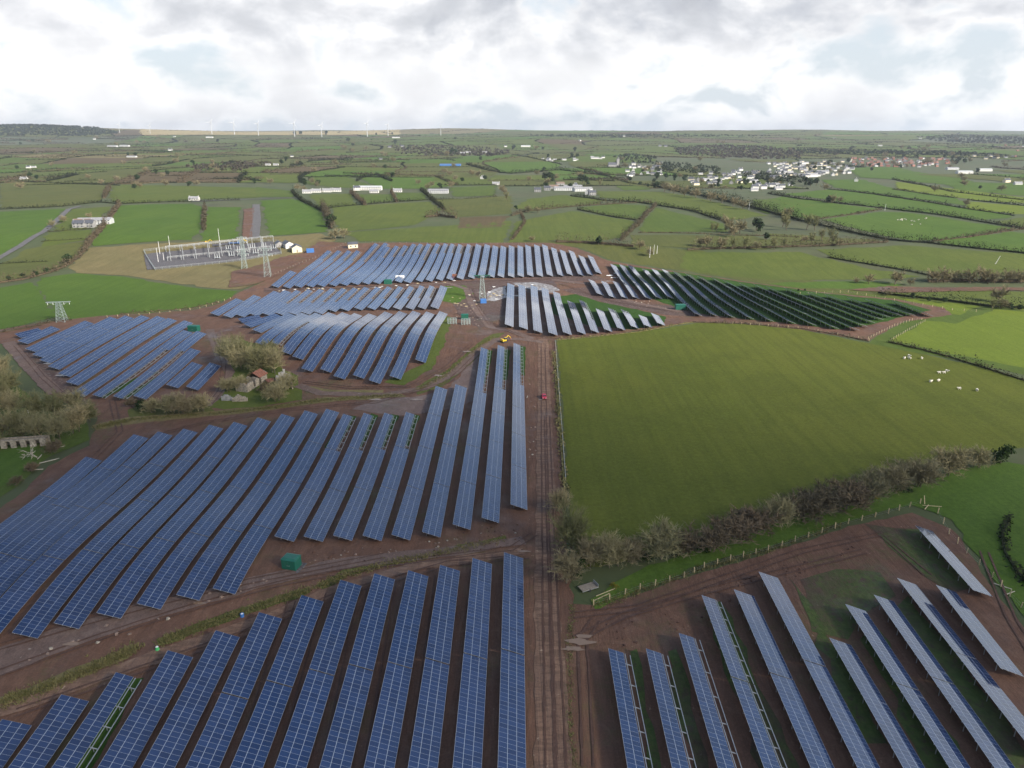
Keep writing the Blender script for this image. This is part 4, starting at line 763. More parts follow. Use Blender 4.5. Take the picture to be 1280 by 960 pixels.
# middle-distance trees, each where the photograph shows one
MT = [(1005,303,10,'far'),(1040,306,14,'pole'),(958,300,12,'dark'),(925,292,20,'far'),(908,288,20,'far'),(918,296,16,'far'),(945,288,18,'dark'),(950,290,14,'dark'),(890,290,11,'pole'),(896,290,10,'pole'),(907,291,10,'pole'),(913,291,9,'pole'),
 (985,272,14,'far'),(978,284,18,'pole'),(983,288,16,'pole'),(1008,287,18,'pole'),(1018,288,16,'pole'),(1027,302,14,'pole'),(1036,302,16,'pole'),(1013,306,14,'pole'),(968,312,14,'pole'),(980,311,13,'pole'),(1050,308,10,'far'),(1035,254,12,'dark'),(1040,254,12,'far'),(1050,253,8,'far'),(1206,258,10,'far'),(1225,237,6,'dark'),
 (1085,355,14,'far'),(1118,356,20,'far'),(1138,357,10,'far'),(1070,354,8,'far'),(998,364,4,'dark'),(1006,364,4,'dark'),(1248,378,22,'far'),(1240,388,14,'pole'),(875,308,14,'far'),(884,309,16,'far'),(900,312,18,'far'),(915,312,14,'pole'),(932,312,14,'pole'),(945,312,12,'far'),
 (1165,353,18,'far'),(1180,353,20,'far'),(1196,353,17,'far'),(1212,354,20,'far'),(1226,353,22,'far'),(1243,354,18,'far'),(1258,354,20,'far'),(1272,354,18,'far'),(1250,386,16,'far'),(1110,370,9,'far'),(1140,374,9,'dark'),(1160,377,9,'dark'),(1180,379,9,'dark'),(1262,387,10,'dark'),(1275,388,10,'dark'),(800,312,14,'far'),(812,320,12,'far'),(748,306,14,'dark'),(665,302,8,'far'),(414,284,18,'dark'),(420,300,16,'far'),(430,298,14,'far'),(85,330,14,'dark'),(58,342,10,'dark'),(45,346,9,'dark'),(30,349,9,'dark'),(12,352,10,'dark'),(125,279,6,'dark'),(66,284,10,'far'),(80,278,10,'far'),(112,273,8,'far'),
 (38,223,8,'dark'),(46,224,7,'dark'),(22,212,6,'dark'),(65,208,6,'far'),(160,195,6,'dark'),(155,206,6,'far'),(170,197,7,'dark'),(380,232,12,'dark'),(388,228,8,'dark'),(396,234,8,'far'),(418,208,10,'far'),(352,206,8,'dark'),(358,202,7,'dark'),(368,166,7,'dark'),(376,166,6,'dark'),(408,168,6,'dark'),(470,166,4,'dark'),(490,166,4,'dark'),
 (565,194,10,'dark'),(570,192,8,'dark'),(682,226,12,'dark'),(688,228,14,'dark'),(694,226,10,'far'),(728,230,14,'dark'),(733,232,12,'dark'),(715,197,8,'dark'),(722,197,6,'dark'),(685,198,6,'dark'),(757,254,6,'pole'),(750,233,8,'pole'),(660,266,10,'far'),(672,266,8,'far'),(634,251,10,'pole'),(630,243,9,'far'),(570,226,8,'far'),(578,228,7,'dark'),
 (598,222,10,'far'),(590,220,9,'far'),(606,226,8,'dark'),(645,262,6,'dark'),(820,222,8,'dark'),(832,224,9,'dark'),(843,226,9,'dark'),(885,230,8,'dark'),(897,235,8,'dark'),(930,232,10,'dark'),(948,233,9,'dark'),(975,231,9,'dark'),(1006,232,12,'dark'),(1013,233,13,'dark'),(1020,232,11,'dark'),(1012,214,5,'dark'),(1035,206,6,'dark'),(1060,204,7,'dark'),(1078,204,5,'far'),
 (1195,206,9,'dark'),(1205,205,8,'dark'),(1212,203,7,'far'),(1222,216,8,'dark'),(1180,198,6,'dark'),(1190,200,6,'dark'),(830,240,14,'far'),(842,242,13,'far'),(856,246,14,'far'),(870,248,14,'far'),(888,252,14,'far'),(902,254,14,'far'),(916,258,13,'far'),(928,262,14,'far'),(820,236,10,'dark'),(810,234,6,'dark'),(800,232,6,'dark')]
WHERE = {'far': 'bare grey tree standing in the hedges and fields beyond the site', 'pole': 'slim upright tree standing along the field edges beyond the site', 'dark': 'small dark evergreen tree standing beyond the site'}
for i, (u, v, h, k) in enumerate(MT): tree(k + str(i % 3), u, v, h, WHERE[k], {'far': 'bare trees beyond the site', 'pole': 'slim trees beyond the site', 'dark': 'evergreens beyond the site'}[k], 1.1 if k != 'pole' else 1)
rt = random.Random(99); k = 0
while k < 110:
    u, v = rt.uniform(0, 1280), 174 + 66 * rt.random(); kind = rt.choice(['far', 'far', 'dark', 'far'])
    if 880 < u < 1190 and 200 < v < 236: continue
    k += 1; tree(kind + str(k % 3), u, v, rt.uniform(4, 6) + (v - 174) * .06, WHERE[kind], {'far': 'bare trees beyond the site', 'dark': 'evergreens beyond the site'}[kind], 1.2)
def tuft_strip(name, line, w, h, n, label):
    P = px(line); r = random.Random(n); mb = MB(); ox, oy = P[0]; oz = h1(ox, oy)
    for i in range(n):
        k = r.randrange(len(P) - 1); t = r.random(); a, b = P[k], P[k + 1]; x, y = a[0] + (b[0] - a[0]) * t + r.gauss(0, w * .4), a[1] + (b[1] - a[1]) * t + r.gauss(0, w * .4); z = h1(x, y)
        for _ in range(4):
            az = r.uniform(0, 6.28); l = Vector((r.gauss(0, .35), r.gauss(0, .35), h * r.uniform(.5, 1.2))); s = Vector((math.cos(az), math.sin(az), 0)) * r.uniform(.05, .16); p = Vector((x - ox + r.gauss(0, .2), y - oy + r.gauss(0, .2), z - oz)); mb.face([p - s, p + s, p + l])
    o = mb.build(name, 'rough_grass', None, (ox, oy, oz)); o['kind'] = 'stuff'; o['label'] = label
tuft_strip('grass', [(125,534),(165,525),(270,517),(340,510),(400,501),(500,494)], 2.4, .7, 2200, 'strip of pale dead grass along the bank above the second block')
tuft_strip('grass', [(0,880),(60,860),(120,835),(168,812)], 2.2, .7, 900, 'pale dead grass on the bank by the stony track')
tuft_strip('grass', [(200,803),(260,781),(330,757),(386,738)], 1.8, .6, 900, 'dead grass on the bank between the two tracks')
tuft_strip('grass', [(400,734),(440,716),(500,702),(560,690),(630,674)], 1.8, .6, 900, 'dead grass on the bank above the nearest block')
tuft_strip('grass', [(522,488),(556,470),(592,438),(618,422)], 2.0, .6, 700, 'dead grass beside the winding track')
tuft_strip('grass', [(716,755),(712,800),(712,870),(716,960)], .9, .4, 260, 'thin grass along the right side of the track')
tuft_strip('grass', [(745,757),(800,738),(880,710),(960,688),(1050,655)], 1.8, .5, 700, 'grass along the post fence')
for u, v, lab in [(770,735,'yellow-flowered gorse bush by the grey trailer'), (895,668,'yellow-flowered gorse bush in front of the brown hedge'), (1090,622,'yellow-flowered gorse bush under the tall grey bushes')]:
    mb = MB(); r = random.Random(u); x, y, z = ground_at(u, v)
    for _ in range(5): leafcloud(mb, r.gauss(0, .6), r.gauss(0, .5), 0, .7, .7, .9, 60, .16, r)
    tag(mb.build('gorse_bush', 'gorse', None, (x, y, z)), lab, 'bush')
# ------------------------------------------------------------------ houses
def house_mesh(l, w, eave, ridge, chim=True):
    a, b, c = MB(), MB(), MB(); a.pentawall((0, 0, -.5), (l, w), eave + .5, ridge + .5); b.gable((0, 0, eave), (l, w), ridge - eave, 0, .3)
    if chim:
        for s in (-1, 1): c.box((s * (l / 2 - .5), 0, ridge + .35), (.7, .9, 1.3))
    g = MB()
    for s in (-1, 1):
        for k in range(max(2, int(l / 3))):
            x = -l / 2 + (k + .5) * l / max(2, int(l / 3))
            for z in ((1.5, 3.9) if eave > 4 else (1.5,)): g.box((x, s * (w / 2 + .01), z), (1.1, .08, 1.25))
    return a, b, c, g
HM = {}
def house_kind(key, name, dims, wall, roof, chim=True):
    a, b, c, g = house_mesh(*dims, chim); HM[key] = (name, a.mesh('wall', wall), b.mesh('roof', roof), c.mesh('chimney', wall) if chim else None, g.mesh('window', 'glass_dark'))
house_kind('white', 'house', (11, 7, 4.8, 7.6), 'render_white', 'slate'); house_kind('white2', 'house', (14, 7, 2.8, 5.6), 'render_white', 'grey_roof'); house_kind('cream', 'house', (12, 7.5, 4.6, 7.6), 'render_cream', 'slate')
house_kind('brick', 'house', (12, 7.5, 4.9, 8.4), 'brick', 'tile_red'); house_kind('grey', 'house', (11, 7, 4.6, 7.4), 'stone_grey', 'slate'); house_kind('terrace', 'terrace_house', (26, 7, 4.8, 7.6), 'render_white', 'grey_roof')
house_kind('shed', 'shed', (32, 13, 4.5, 6.6), 'shed_metal', 'grey_roof', False); house_kind('whiteshed', 'shed', (36, 13, 5, 7), 'render_white', 'shed_metal', False); house_kind('blueshed', 'shed', (60, 22, 4, 6.0), 'blue_paint', 'blue_roof', False); house_kind('barn', 'barn', (16, 9, 4.5, 6.8), 'stone_grey', 'stone_dull', False)
def house(key, u, v, label, group=None, rz=None, s=1.0, parts=True):
    name, wm, rm, cm, gm = HM[key]; x, y = at(u, v); r = random.Random(int(u * 7 + v * 3)); rz = r.choice([0, 0, .3, -.3, 1.4, .15]) if rz is None else rz
    zs = [h1(x + dx, y + dy) for dx in (-6, 6) for dy in (-4, 4)]
    t = thing(name, label, name.replace('_', ' '), (x, y, min(zs) + .1), rz, group); t.scale = (s, s, s)
    put('wall', wm, t); rf = put('roof', rm, t)
    if cm: put('chimney', cm, rf)
    if parts: put('window', gm, t)
    return t
def village(n, box, mix, label, group, seed, s=(.72, 1.05)):
    r = random.Random(seed); got = []; u0, v0, u1, v1, slope = box; t = 0
    while len(got) < n and t < 6000:
        t += 1; u = r.uniform(u0, u1); v = r.uniform(v0, v1) + slope * (u - u0) / max(1, u1 - u0); x, y = at(u, v)
        if any(abs(x - a) + abs(y - b) < 10.5 for a, b in got): continue
        got.append((x, y)); k = r.choice(mix); house(k, u, v, label, group, s=r.uniform(*s), parts=False)
village(13, (676, 199, 760, 203, -3), ['terrace', 'white2', 'white'], 'long low white house in the terrace left of the church', 'white terrace by the church', 1)
village(36, (782, 206, 828, 222, -2), ['white', 'white', 'cream', 'grey', 'white2'], 'white house in the cluster just right of the church', 'houses right of the church', 2)
village(52, (862, 219, 948, 236, -8), ['white', 'grey', 'white2', 'cream', 'white', 'grey'], 'house among the trees at the village centre', 'houses at the village centre', 3)
village(115, (958, 205, 1066, 224, -5), ['white', 'white', 'cream', 'white2', 'grey', 'terrace', 'cream', 'white'], 'pale house on the dense white hillside of the village', 'houses on the dense white hillside', 4)
village(105, (1062, 197, 1188, 208, 2), ['brick', 'brick', 'white', 'brick', 'grey'], 'house on the red brick estate beyond the green fields', 'houses on the red brick estate', 5)
village(9, (1216, 195.5, 1254, 199, 0), ['white', 'cream'], 'white house in the small group right of the brick estate', 'small group right of the brick estate', 6)
village(12, (940, 231, 998, 240, 1), ['white', 'white2', 'white'], 'bright white house at the near edge of the village', 'near edge of the village', 7)
village(8, (1248, 182, 1285, 198, 0), ['white', 'brick', 'grey'], 'scattered house on the far right hillside', 'far right hillside houses', 8)
ONE = [('whiteshed',1230,214,0,'long white shed at the right end of the village'), ('whiteshed',1205,217,0,'second white shed, just left of the longest shed'), ('shed',1190,212,0,'grey shed beside the white sheds'), ('white',1070,227,1.2,'lone white house at the end of the dense hillside'),
 ('barn',692,236,0,'barn at the left end of the farm cluster'), ('shed',704,238,.1,'grey shed in the farm cluster'), ('shed',716,236,0,'second grey shed in the farm cluster'), ('white',719,234,1.2,'white farmhouse behind the grey sheds'), ('barn',700,232,.2,'rust roofed barn behind the farm cluster'), ('shed',728,239,.3,'shed at the right of the farm cluster'), ('white',735,243,1.2,'white house at the right end of the farm cluster'), ('grey',740,244,.2,'grey outbuilding at the end of the farm cluster'), ('grey',672,240,0,'low grey building left of the farm cluster'), ('grey',684,238,0,'grey building second left of the farm cluster'),
 ('white2',384,241.5,.15,'leftmost white bungalow of the row of four'), ('white2',396,240.5,.15,'second white bungalow of the row of four'), ('white2',409,240,.15,'third white bungalow of the row of four'), ('white2',421,239.5,.15,'rightmost white bungalow of the row of four'), ('white',446,238,.3,'white house left of the white barn'), ('whiteshed',464,237.5,0,'bright white barn with a low roof above the wide meadow'), ('white2',468,241,0,'low white building in front of the white barn'), ('white2',497,240,0,'long white bungalow right of the barn'), ('shed',548,241.5,0,'long grey shed with white front above the hedge'), ('white',603,224,1.3,'white villa with a gable among trees'), ('white2',620,231,0,'low white house beside the villa'), ('blueshed',563,207.5,0,'wide blue-roofed shed at the dark green field'),
 ('barn',104,282,.1,'rusty barn beside the farmhouse left of the substation'), ('grey',112,284,.1,'dark grey farmhouse with pale walls left of the substation'), ('shed',120,280,.2,'blue-grey farm shed beyond the farmhouse'), ('grey',100,284.5,.1,'low pale grey outbuilding at the farmhouse'), ('white',36,210.5,.1,'white farmhouse standing alone on the left hillside'), ('white2',42,210,.1,'low white byre beside the lone white farmhouse'), ('white2',30,224.5,0,'tiny white cottage below the lone farmhouse'), ('white',118,174.5,0,'white house high on the left hillside'), ('shed',141,184,0,'pale shed on the left hillside, left one'), ('shed',156,183.5,0,'pale shed on the left hillside, right one'), ('white',213,189,.2,'white house in the middle of the left hillside'), ('whiteshed',262,172.5,0,'long white building under the turbines'), ('white',218,171.5,0,'white house near the skyline woods'), ('shed',165,197,0,'long shed among evergreens on the left hillside'), ('white2',335,207,0,'white house among dark trees left of centre'), ('white2',345,207,0,'smaller house beside the dark trees left of centre'), ('white',365,196.5,.2,'grey-white house in the brown belt'), ('whiteshed',495,173,0,'long white building far beyond the barn'), ('white2',578,192.5,0,'white house left on the ridge above the dark green field'), ('white2',585,191.5,0,'white house right on the ridge above the dark green field'), ('white2',606,191.5,0,'pair of low white houses above the dark green field'), ('white',632,184,.2,'white house near the pale long shed'), ('whiteshed',657,184,0,'long pale shed far behind the church terrace'), ('grey',476,200,0,'grey house in the bare trees, left'), ('grey',487,185,0,'grey farm in the bare trees'), ('grey',503,184,.2,'second grey farm in the bare trees'), ('white',725,176.5,.9,'single white house far behind the church'), ('white',780,171,0,'white house close below the skyline'), ('grey',825,183.5,0,'grey houses on the hillside above the church'), ('grey',832,184,0,'grey house second on the hillside above the church'), ('white2',1043,174,0,'white house on the hill above the village'), ('white2',1100,183,0,'white house on the slope above the brick estate'), ('white',1150,174,0,'white house near the right skyline'), ('white2',1272,231,0,'low white shed by the far right fields'), ('cream',1258,228,.2,'cream house by the far right fields'), ('white2',243,250.5,0,'white vehicle shed by the lane above the substation')]
for k, u, v, rz, lab in ONE:
    house(k, u, v, lab, None, rz, 1.0 if v > 195 else 1.5, parts=v > 235)
rv = random.Random(123)
for i in range(70):
    u = rv.uniform(785, 1200); v = {0: 222, 1: 230, 2: 214, 3: 203}[min(3, int((u - 785) / 104))] + rv.uniform(-9, 9); kd = rv.choice(['dark', 'far', 'dark']); tree(kd + str(i % 3), u, v, rv.uniform(4.5, 7.5), {'far': 'bare tree among the village houses', 'dark': 'dark evergreen tree among the village houses'}[kd], 'trees among the village houses', 1.3)
# church with a square tower and small spire
x, y, z = ground_at(772, 209); t = thing('church', 'grey stone church with a tall square tower at the left of the village', 'church', (x, y, z), .1)
m = MB(); m.pentawall((-16, 0, -.5), (24, 11), 8, 14); m.build('nave', 'stone_grey', t); m = MB(); m.gable((-16, 0, 7.5), (24, 11), 6, 0, .3); m.build('roof', 'slate', t)
m = MB(); m.box((0, 0, 11), (7.5, 7.5, 23)); tw = m.build('tower', 'stone_grey', t)
m = MB()
for a in (-3.2, 0, 3.2):
    for b in (-3.2, 0, 3.2):
        if a or b: m.box((a, b, 23.2), (1.4, 1.4, 1.4))
m.build('parapet', 'stone_grey', tw)
m = MB(); m.tube((0, 0, 22.5), (0, 0, 32), 3.0, .1, 8); m.build('spire', 'slate', tw)
# wind turbines on the skyline
def turbine():
    t = thing('wind_turbine', 'white wind turbine', 'wind turbine'); m = MB(); m.tube((0, 0, 0), (0, 0, 85), 2.6, 1.5, 10); m.build('tower', 'turbine_white', t)
    m = MB(); m.box((0, -1, 86.5), (3.4, 11, 3.6)); n = m.build('nacelle', 'turbine_white', t); m = MB(); m.tube((0, -6.2, 86.5), (0, -9, 86.5), 1.7, .6, 8); hb = m.build('hub', 'turbine_white', t)
    for k in range(3):
        a = 2 * math.pi * k / 3 + .5; d = Vector((math.sin(a), 0, math.cos(a))); c = Vector((0, -7.6, 86.5)); s = Vector((math.cos(a), 0, -math.sin(a))); m = MB(); w = [(1.0, 1.1), (9, 2.6), (38, .5)]
        for (r0, w0), (r1, w1) in zip(w[:-1], w[1:]): m.hexa([c + d * r0 + s * w0 * q + Vector((0, e, 0)) for q, e in ((-.5, -.35), (.8, -.35), (.8, .35), (-.5, .35))] + [c + d * r1 + s * w1 * q + Vector((0, e * .5, 0)) for q, e in ((-.5, -.35), (.8, -.35), (.8, .35), (-.5, .35))])
        m.build('blade', 'turbine_white', t)
    return t
TUR = [(265,149,'nearest the woods'), (293,149.5,'second from the skyline woods'), (323,151,'third from the skyline woods'), (368,150,'left of the dark skyline trees'), (402,153,'just right of the dark skyline trees'), (459,150,'standing apart in the middle'), (485,152,'right of the tall middle one'), (551,153,'at the far right end'), (150,153,'above the skyline woods'), (188,154,'at the end of the skyline woods')]
t0 = None
for i, (u, vt, lab) in enumerate(TUR):
    x, y = at(u, 167.5); y2 = 6300; x *= y2 / y; z = h1(x, y2); f = y2 * CP - (z - CAM_H) * SP
    v0 = pix(x, y2, z)[1]; hm = .74 * (v0 - vt) * f / FPX; lb = 'white wind turbine on the skyline, ' + lab
    sc_ = max(.5, hm / 85)
    if i == 0: t0 = turbine(); t0.location = (x, y2, z); t0.rotation_euler.z = .5; t0.scale = (sc_,) * 3; t0['label'] = lb; t0['group'] = 'wind turbines on the skyline'
    else:
        q = dup(t0, (x, y2, z), .5 + i * .07, lb, None, sc_); q.scale = (sc_,) * 3
# ------------------------------------------------------------------ pylons, poles, substation
def lattice_pylon(u, v, hpx, label, arms='flat', head='steel_pale', body='steel_pale', w=4.6):
    x, y, z = ground_at(u, v); f = y * CP - (z - CAM_H) * SP; h = hpx * f / FPX; t = thing('lattice_pylon', label, 'pylon', (x, y, z), .15); m = MB()
    nz = 6; W = lambda k: w / 2 * (1 - .62 * k / nz)
    for sx in (-1, 1):
        for sy in (-1, 1): m.bar((sx * W(0), sy * W(0), -.3), (sx * W(nz), sy * W(nz), h), .19)
    for k in range(nz):
        a, b, z0, z1 = W(k), W(k + 1), h * k / nz, h * (k + 1) / nz
        for c in (0, 1):
            for s in (-1, 1):
                P = (lambda q, e, zz: (q, s * e, zz)) if c == 0 else (lambda q, e, zz: (s * e, q, zz)); m.bar(P(-a, a, z0), P(b, b, z1), .10); m.bar(P(a, a, z0), P(-b, b, z1), .10); m.bar(P(-b, b, z1), P(b, b, z1), .10)
    m.build('tower_frame', body, t)
    for zz in ((h,) if arms == 'flat' else (h * .78, h * .97)):
        m = MB(); L = w * (1.35 if arms == 'flat' else 1.1)
        for s in (-1, 1):
            m.bar((-L, s * .5, zz), (L, s * .5, zz), .24)
            for q in range(-3, 4): m.bar((q * L / 3.5, -.5, zz), (q * L / 3.5, .5, zz), .12)
            m.bar((s * L, 0, zz), (s * W(nz), 0, zz - 1.6), .18)
        m.build('cross_arm', head, t)
        for q in (-.9, -.45, .45, .9): m = MB(); m.tube((q * L, 0, zz - 1.5), (q * L, 0, zz), .14, .14, 6); m.build('insulator', 'green_dark' if head != body else 'white_paint', t)
    return t
lattice_pylon(78, 402, 25, 'pale green lattice pylon with a wide flat head behind the left block'); lattice_pylon(603, 374, 30, 'lattice pylon with a dark green head in the middle of the site', 'flat', 'green_dark', 'steel_pale', 4.0)
lattice_pylon(335, 346, 36, 'tall pale lattice pylon at the front corner of the substation', 'double'); lattice_pylon(306, 336, 24, 'pale lattice pylon inside the substation fence', 'double', w=4.0); lattice_pylon(305, 322, 26, 'smaller lattice pylon behind the busbars', 'double', w=3.4)
def gantry(u0, v0, u1, v1, h, label):
    a, b = ground_at(u0, v0), ground_at(u1, v1); t = thing('busbar_gantry', label, 'gantry', a, 0, 'busbar gantries of the substation'); d = Vector(b) - Vector(a); n = 4
    for i in range(n):
        p = d * i / (n - 1); m = MB(); m.bar((p.x, p.y, p.z - .2), (p.x, p.y, p.z + h), .28); m.bar((p.x - 1, p.y, p.z + h - 1), (p.x + 1, p.y, p.z + h - 1), .16); m.build('post', 'gantry_grey', t)
    for e in (0, -.8): m = MB(); m.bar((0, 0, h + e), (d.x, d.y, d.z + h + e), .22 if e == 0 else .16); m.build('beam', 'gantry_grey', t)
    for i in range(7):
        p = d * (i + .5) / 7; m = MB(); m.tube((p.x, p.y, p.z + h - 1.9), (p.x, p.y, p.z + h - .1), .16, .16, 6); m.build('insulator', 'stone_grey', t)
GA = [((210,327),(260,322),4,'front white busbar frame, left bay'), ((262,322),(298,318),4,'front white busbar frame, middle bay'), ((300,318),(338,314),4.5,'front white busbar frame, right bay'), ((208,316),(260,311),5.5,'rear white busbar frame, left bay'), ((262,311),(300,307),5.5,'rear white busbar frame, middle bay'), ((302,307),(342,303),6,'rear white busbar frame, right bay'),
      ((214,327),(212,314),5,'first white cross frame from the left'), ((230,325.5),(228,313),5,'second white cross frame from the left'), ((246,324),(244,311.5),5,'third white cross frame from the left'), ((262,322.5),(260,310),5.5,'cross frame beside the left switchgear'), ((278,321),(276,308.5),5.5,'cross frame between the switchgear sets'), ((294,319),(292,307),6,'fourth last cross frame toward the control house'), ((312,317),(309,305),6,'cross frame beneath the tall pylon wires'), ((330,315),(326,303),6,'last cross frame before the control house')]
for a, b, h, lab in GA: gantry(*a, *b, h, lab)
def switchgear(u, v, label, n=3):
    x, y, z = ground_at(u, v); t = thing('switchgear', label, 'switchgear', (x, y, z), .1, 'switchgear sets of the substation'); m = MB(); m.box((0, 0, 1.2), (5, 2, .25)); m.box((-2, 0, .6), (.3, 1.6, 1.2)); m.box((2, 0, .6), (.3, 1.6, 1.2)); m.build('stand', 'galvanised', t)
    for i in range(n): m = MB(); m.tube((-1.8 + i * 1.8, 0, 1.3), (-1.8 + i * 1.8, 0, 4.2), .32, .2, 8); m.box((-1.8 + i * 1.8, 0, 4.3), (.7, .7, .25)); m.build('bushing', 'gantry_grey', t)
for u, v, lab in [(272,324,'switchgear set left of the middle pylon'), (290,321,'switchgear set below the middle pylon'), (300,314,'switchgear set behind the middle pylon'), (320,318,'switchgear set in front of the tall pylon'), (330,310,'switchgear set behind the tall pylon'), (316,311,'switchgear set in the rear bay'), (286,313,'switchgear set at the back of the middle bay'), (342,312,'switchgear set nearest the control house')]: switchgear(u, v, lab)
for u, v, h, lab in [(198,328,18,'white lightning mast at the left end of the substation'), (205,326,10,'short white mast beside the left lightning mast'), (200,318,16,'white lightning mast at the back left'), (275,306,20,'white lightning mast behind the busbars'), (212,307,12,'slim mast behind the left busbars'), (812,322,14,'tall white pole left of the dark block'), (817,318,12,'second white pole behind the dark block'), (821,317,10,'third, shortest white pole behind the dark block'), (1244,330,10,'leaning white pole in the wide meadow'), (38,528,16,'white pole rising out of the copse'), (936,262,9,'thin pole in the meadow below the village'), (1106,263,8,'thin pole at the field corner above the sheep')]:
    x, y, z = ground_at(u, v); f = y * CP - (z - CAM_H) * SP; hm = h * f / FPX; t = thing('mast', lab, 'pole', (x, y, z)); m = MB(); m.tube((0, 0, -.3), (.15 if u != 1244 else 2.5, 0, hm), .20 if u != 38 else .1, .12 if u != 38 else .07, 6); m.build('pole', 'white_paint', t); m = MB(); m.box((0, 0, .1), (.9, .9, .3)); m.build('footing', 'concrete', t)
def hut(u, v, l, w, e, r, wall, roof, label, rz=0.0, name='control_building'):
    x, y, z = ground_at(u, v); t = thing(name, label, 'building', (x, y, z), rz); a, b, c, g = house_mesh(l, w, e, r, False); a.build('wall', wall, t); b.build('roof', roof, t); g.build('window', 'glass_dark', t)
    m = MB(); m.box((l / 2 + .02, 0, 1.05), (.08, 1.1, 2.1)); m.build('door', 'timber_grey', t); return t
hut(371, 314, 11, 8, 3.6, 5.8, 'render_cream', 'slate', 'cream control building with dark roof and gable beside the substation', -1.2); hut(360, 309, 12, 7, 3.4, 5.4, 'render_white', 'slate', 'white building with dark roof behind the cream control building', -1.0); hut(349, 308, 9, 6, 3, 4.6, 'stone_grey', 'slate', 'grey building at the end of the busbars', -1.1); hut(441, 309.5, 8, 6, 3.2, 4.8, 'render_cream', 'slate', 'cream hut standing alone behind the farthest block', .35, 'hut')
# palisade fence round the substation, post-and-wire fences round the fields
def fence(line, step, h, label, post='timber', wires=(.5, 1.05), pw=.12, skip=(), name='post_fence', wr=.006, tallvar=.1):
    P = px(line); ox, oy = P[0]; oz = h1(ox, oy); t = thing(name, label, 'fence', (ox, oy, oz)); r = random.Random(int(ox)); pts = []
    for a, b in zip(P[:-1], P[1:]):
        L = math.hypot(b[0] - a[0], b[1] - a[1]); n = max(1, round(L / step))
        pts += [(a[0] + (b[0] - a[0]) * i / n, a[1] + (b[1] - a[1]) * i / n) for i in range(n)]
    pts.append(P[-1]); pm = MB(); pm.box((0, 0, .5), (pw, pw, 1)); me = pm.mesh('post', post)
    for i, (x, y) in enumerate(pts[:100]): o = put('post', me, t, (x - ox, y - oy, h1(x, y) - oz - .05)); o.scale = (1, 1, h * (1 + r.uniform(-tallvar, tallvar))); o.rotation_euler = (r.gauss(0, .04), r.gauss(0, .04), r.random())
    if wires:
        wm = MB()
        for (x, y), (x2, y2) in zip(pts[:-1], pts[1:]):
            for q in wires: wm.bar((x - ox, y - oy, h1(x, y) - oz + q), (x2 - ox, y2 - oy, h1(x2, y2) - oz + q), wr * 2)
        wm.build('wire', 'galvanised', t)
fence([(742,757),(800,737),(855,722),(880,710),(960,688),(1010,672),(1060,655),(1110,642),(1150,630)], 4.4, 1.75, 'pale new post fence curving along the top of the lower right panels', pw=.2)
fence([(1172,642),(1186,668),(1208,692),(1240,722),(1262,746),(1290,775)], 4.8, 1.8, 'pale new post fence running down beside the last panel rows', pw=.2)
fence([(694,427),(698,480),(703,545),(707,600)], 4, 1.2, 'wire fence with pale posts along the left of the big field', pw=.16, wr=.05)
fence([(1085,424),(1118,408),(1140,401),(1152,400)], 3.5, 1.5, 'pale post fence at the corner of the dark block', pw=.2); fence([(1114,426),(1134,414),(1156,402)], 3.5, 1.5, 'second post fence beside the little green triangle', pw=.2)
fence([(1000,368),(1060,366),(1130,378),(1190,388),(1220,390)], 6, 1.6, 'line of pale posts behind the dark block', pw=.22); fence([(905,404),(960,408),(1010,412),(1086,426)], 5, 1.4, 'line of posts in front of the dark block', pw=.2)
fence([(134,397),(200,392),(250,386),(288,374)], 5, 1.3, 'post fence along the bottom of the bright crescent field', pw=.22); fence([(340,345),(370,332),(410,316),(432,305)], 4.5, 1.6, 'fence of posts between the substation and the farthest block', 'timber_grey', pw=.2)
fence([(194,338),(300,327),(352,318),(348,303),(300,301),(180,315),(194,338)], 5, 2.4, 'pale green steel fence all round the substation', 'steel_pale', (.6, 1.2, 1.8, 2.3), .14, name='steel_fence', wr=.05); fence([(440,304),(560,305),(640,305),(700,309)], 6, 1.4, 'post fence along the back of the farthest block', 'timber_grey', pw=.2)
# ------------------------------------------------------------------ cabins, stands, machines
def kiosk(u, v, l, w, h, label, rz=0.0, plinth=True):
    x, y, z = ground_at(u, v); t = thing('substation_kiosk', label, 'cabin', (x, y, z), rz, 'green kiosks on the site'); m = MB(); m.box((0, 0, h / 2 + .15), (l, w, h)); b = m.build('body', 'green_paint', t)
    m = MB(); e = .14; m.hexa([(-l / 2 - e, -w / 2 - e, h + .15), (l / 2 + e, -w / 2 - e, h + .15), (l / 2 + e, w / 2 + e, h + .15), (-l / 2 - e, w / 2 + e, h + .15), (-l / 2 + .3, -w / 2 + .5, h + .45), (l / 2 - .3, -w / 2 + .5, h + .45), (l / 2 - .3, w / 2 - .5, h + .45), (-l / 2 + .3, w / 2 - .5, h + .45)]); m.build('roof', 'green_paint', t)
    for s in (-1, 1): m = MB(); m.box((s * l / 4, -w / 2 - .03, h / 2 + .1), (l / 2 - .2, .06, h - .3)); d = m.build('door', 'green_dark', t); m = MB(); m.box((s * .25, -w / 2 - .09, h / 2), (.08, .06, .3)); m.build('handle', 'galvanised', d)
    m = MB(); m.box((0, 0, .05), (l + 1.8, w + 1.6, .24)); m.build('plinth', 'gravel_dark', t)
kiosk(365, 709, 3.6, 2.8, 2.6, 'green cabin standing between the two nearest blocks', -.25); kiosk(485, 355, 5, 3, 2.8, 'green cabin at the front of the farthest block', 0); kiosk(243, 414, 5.5, 3, 2.8, 'green cabin in the block below the lattice pylon', -.2); kiosk(850, 387, 6, 3.2, 2.9, 'green cabin on the mud before the dark block', 0); kiosk(581, 399, 4, 2.6, 2.6, 'green cabin behind the steel stands', .1)
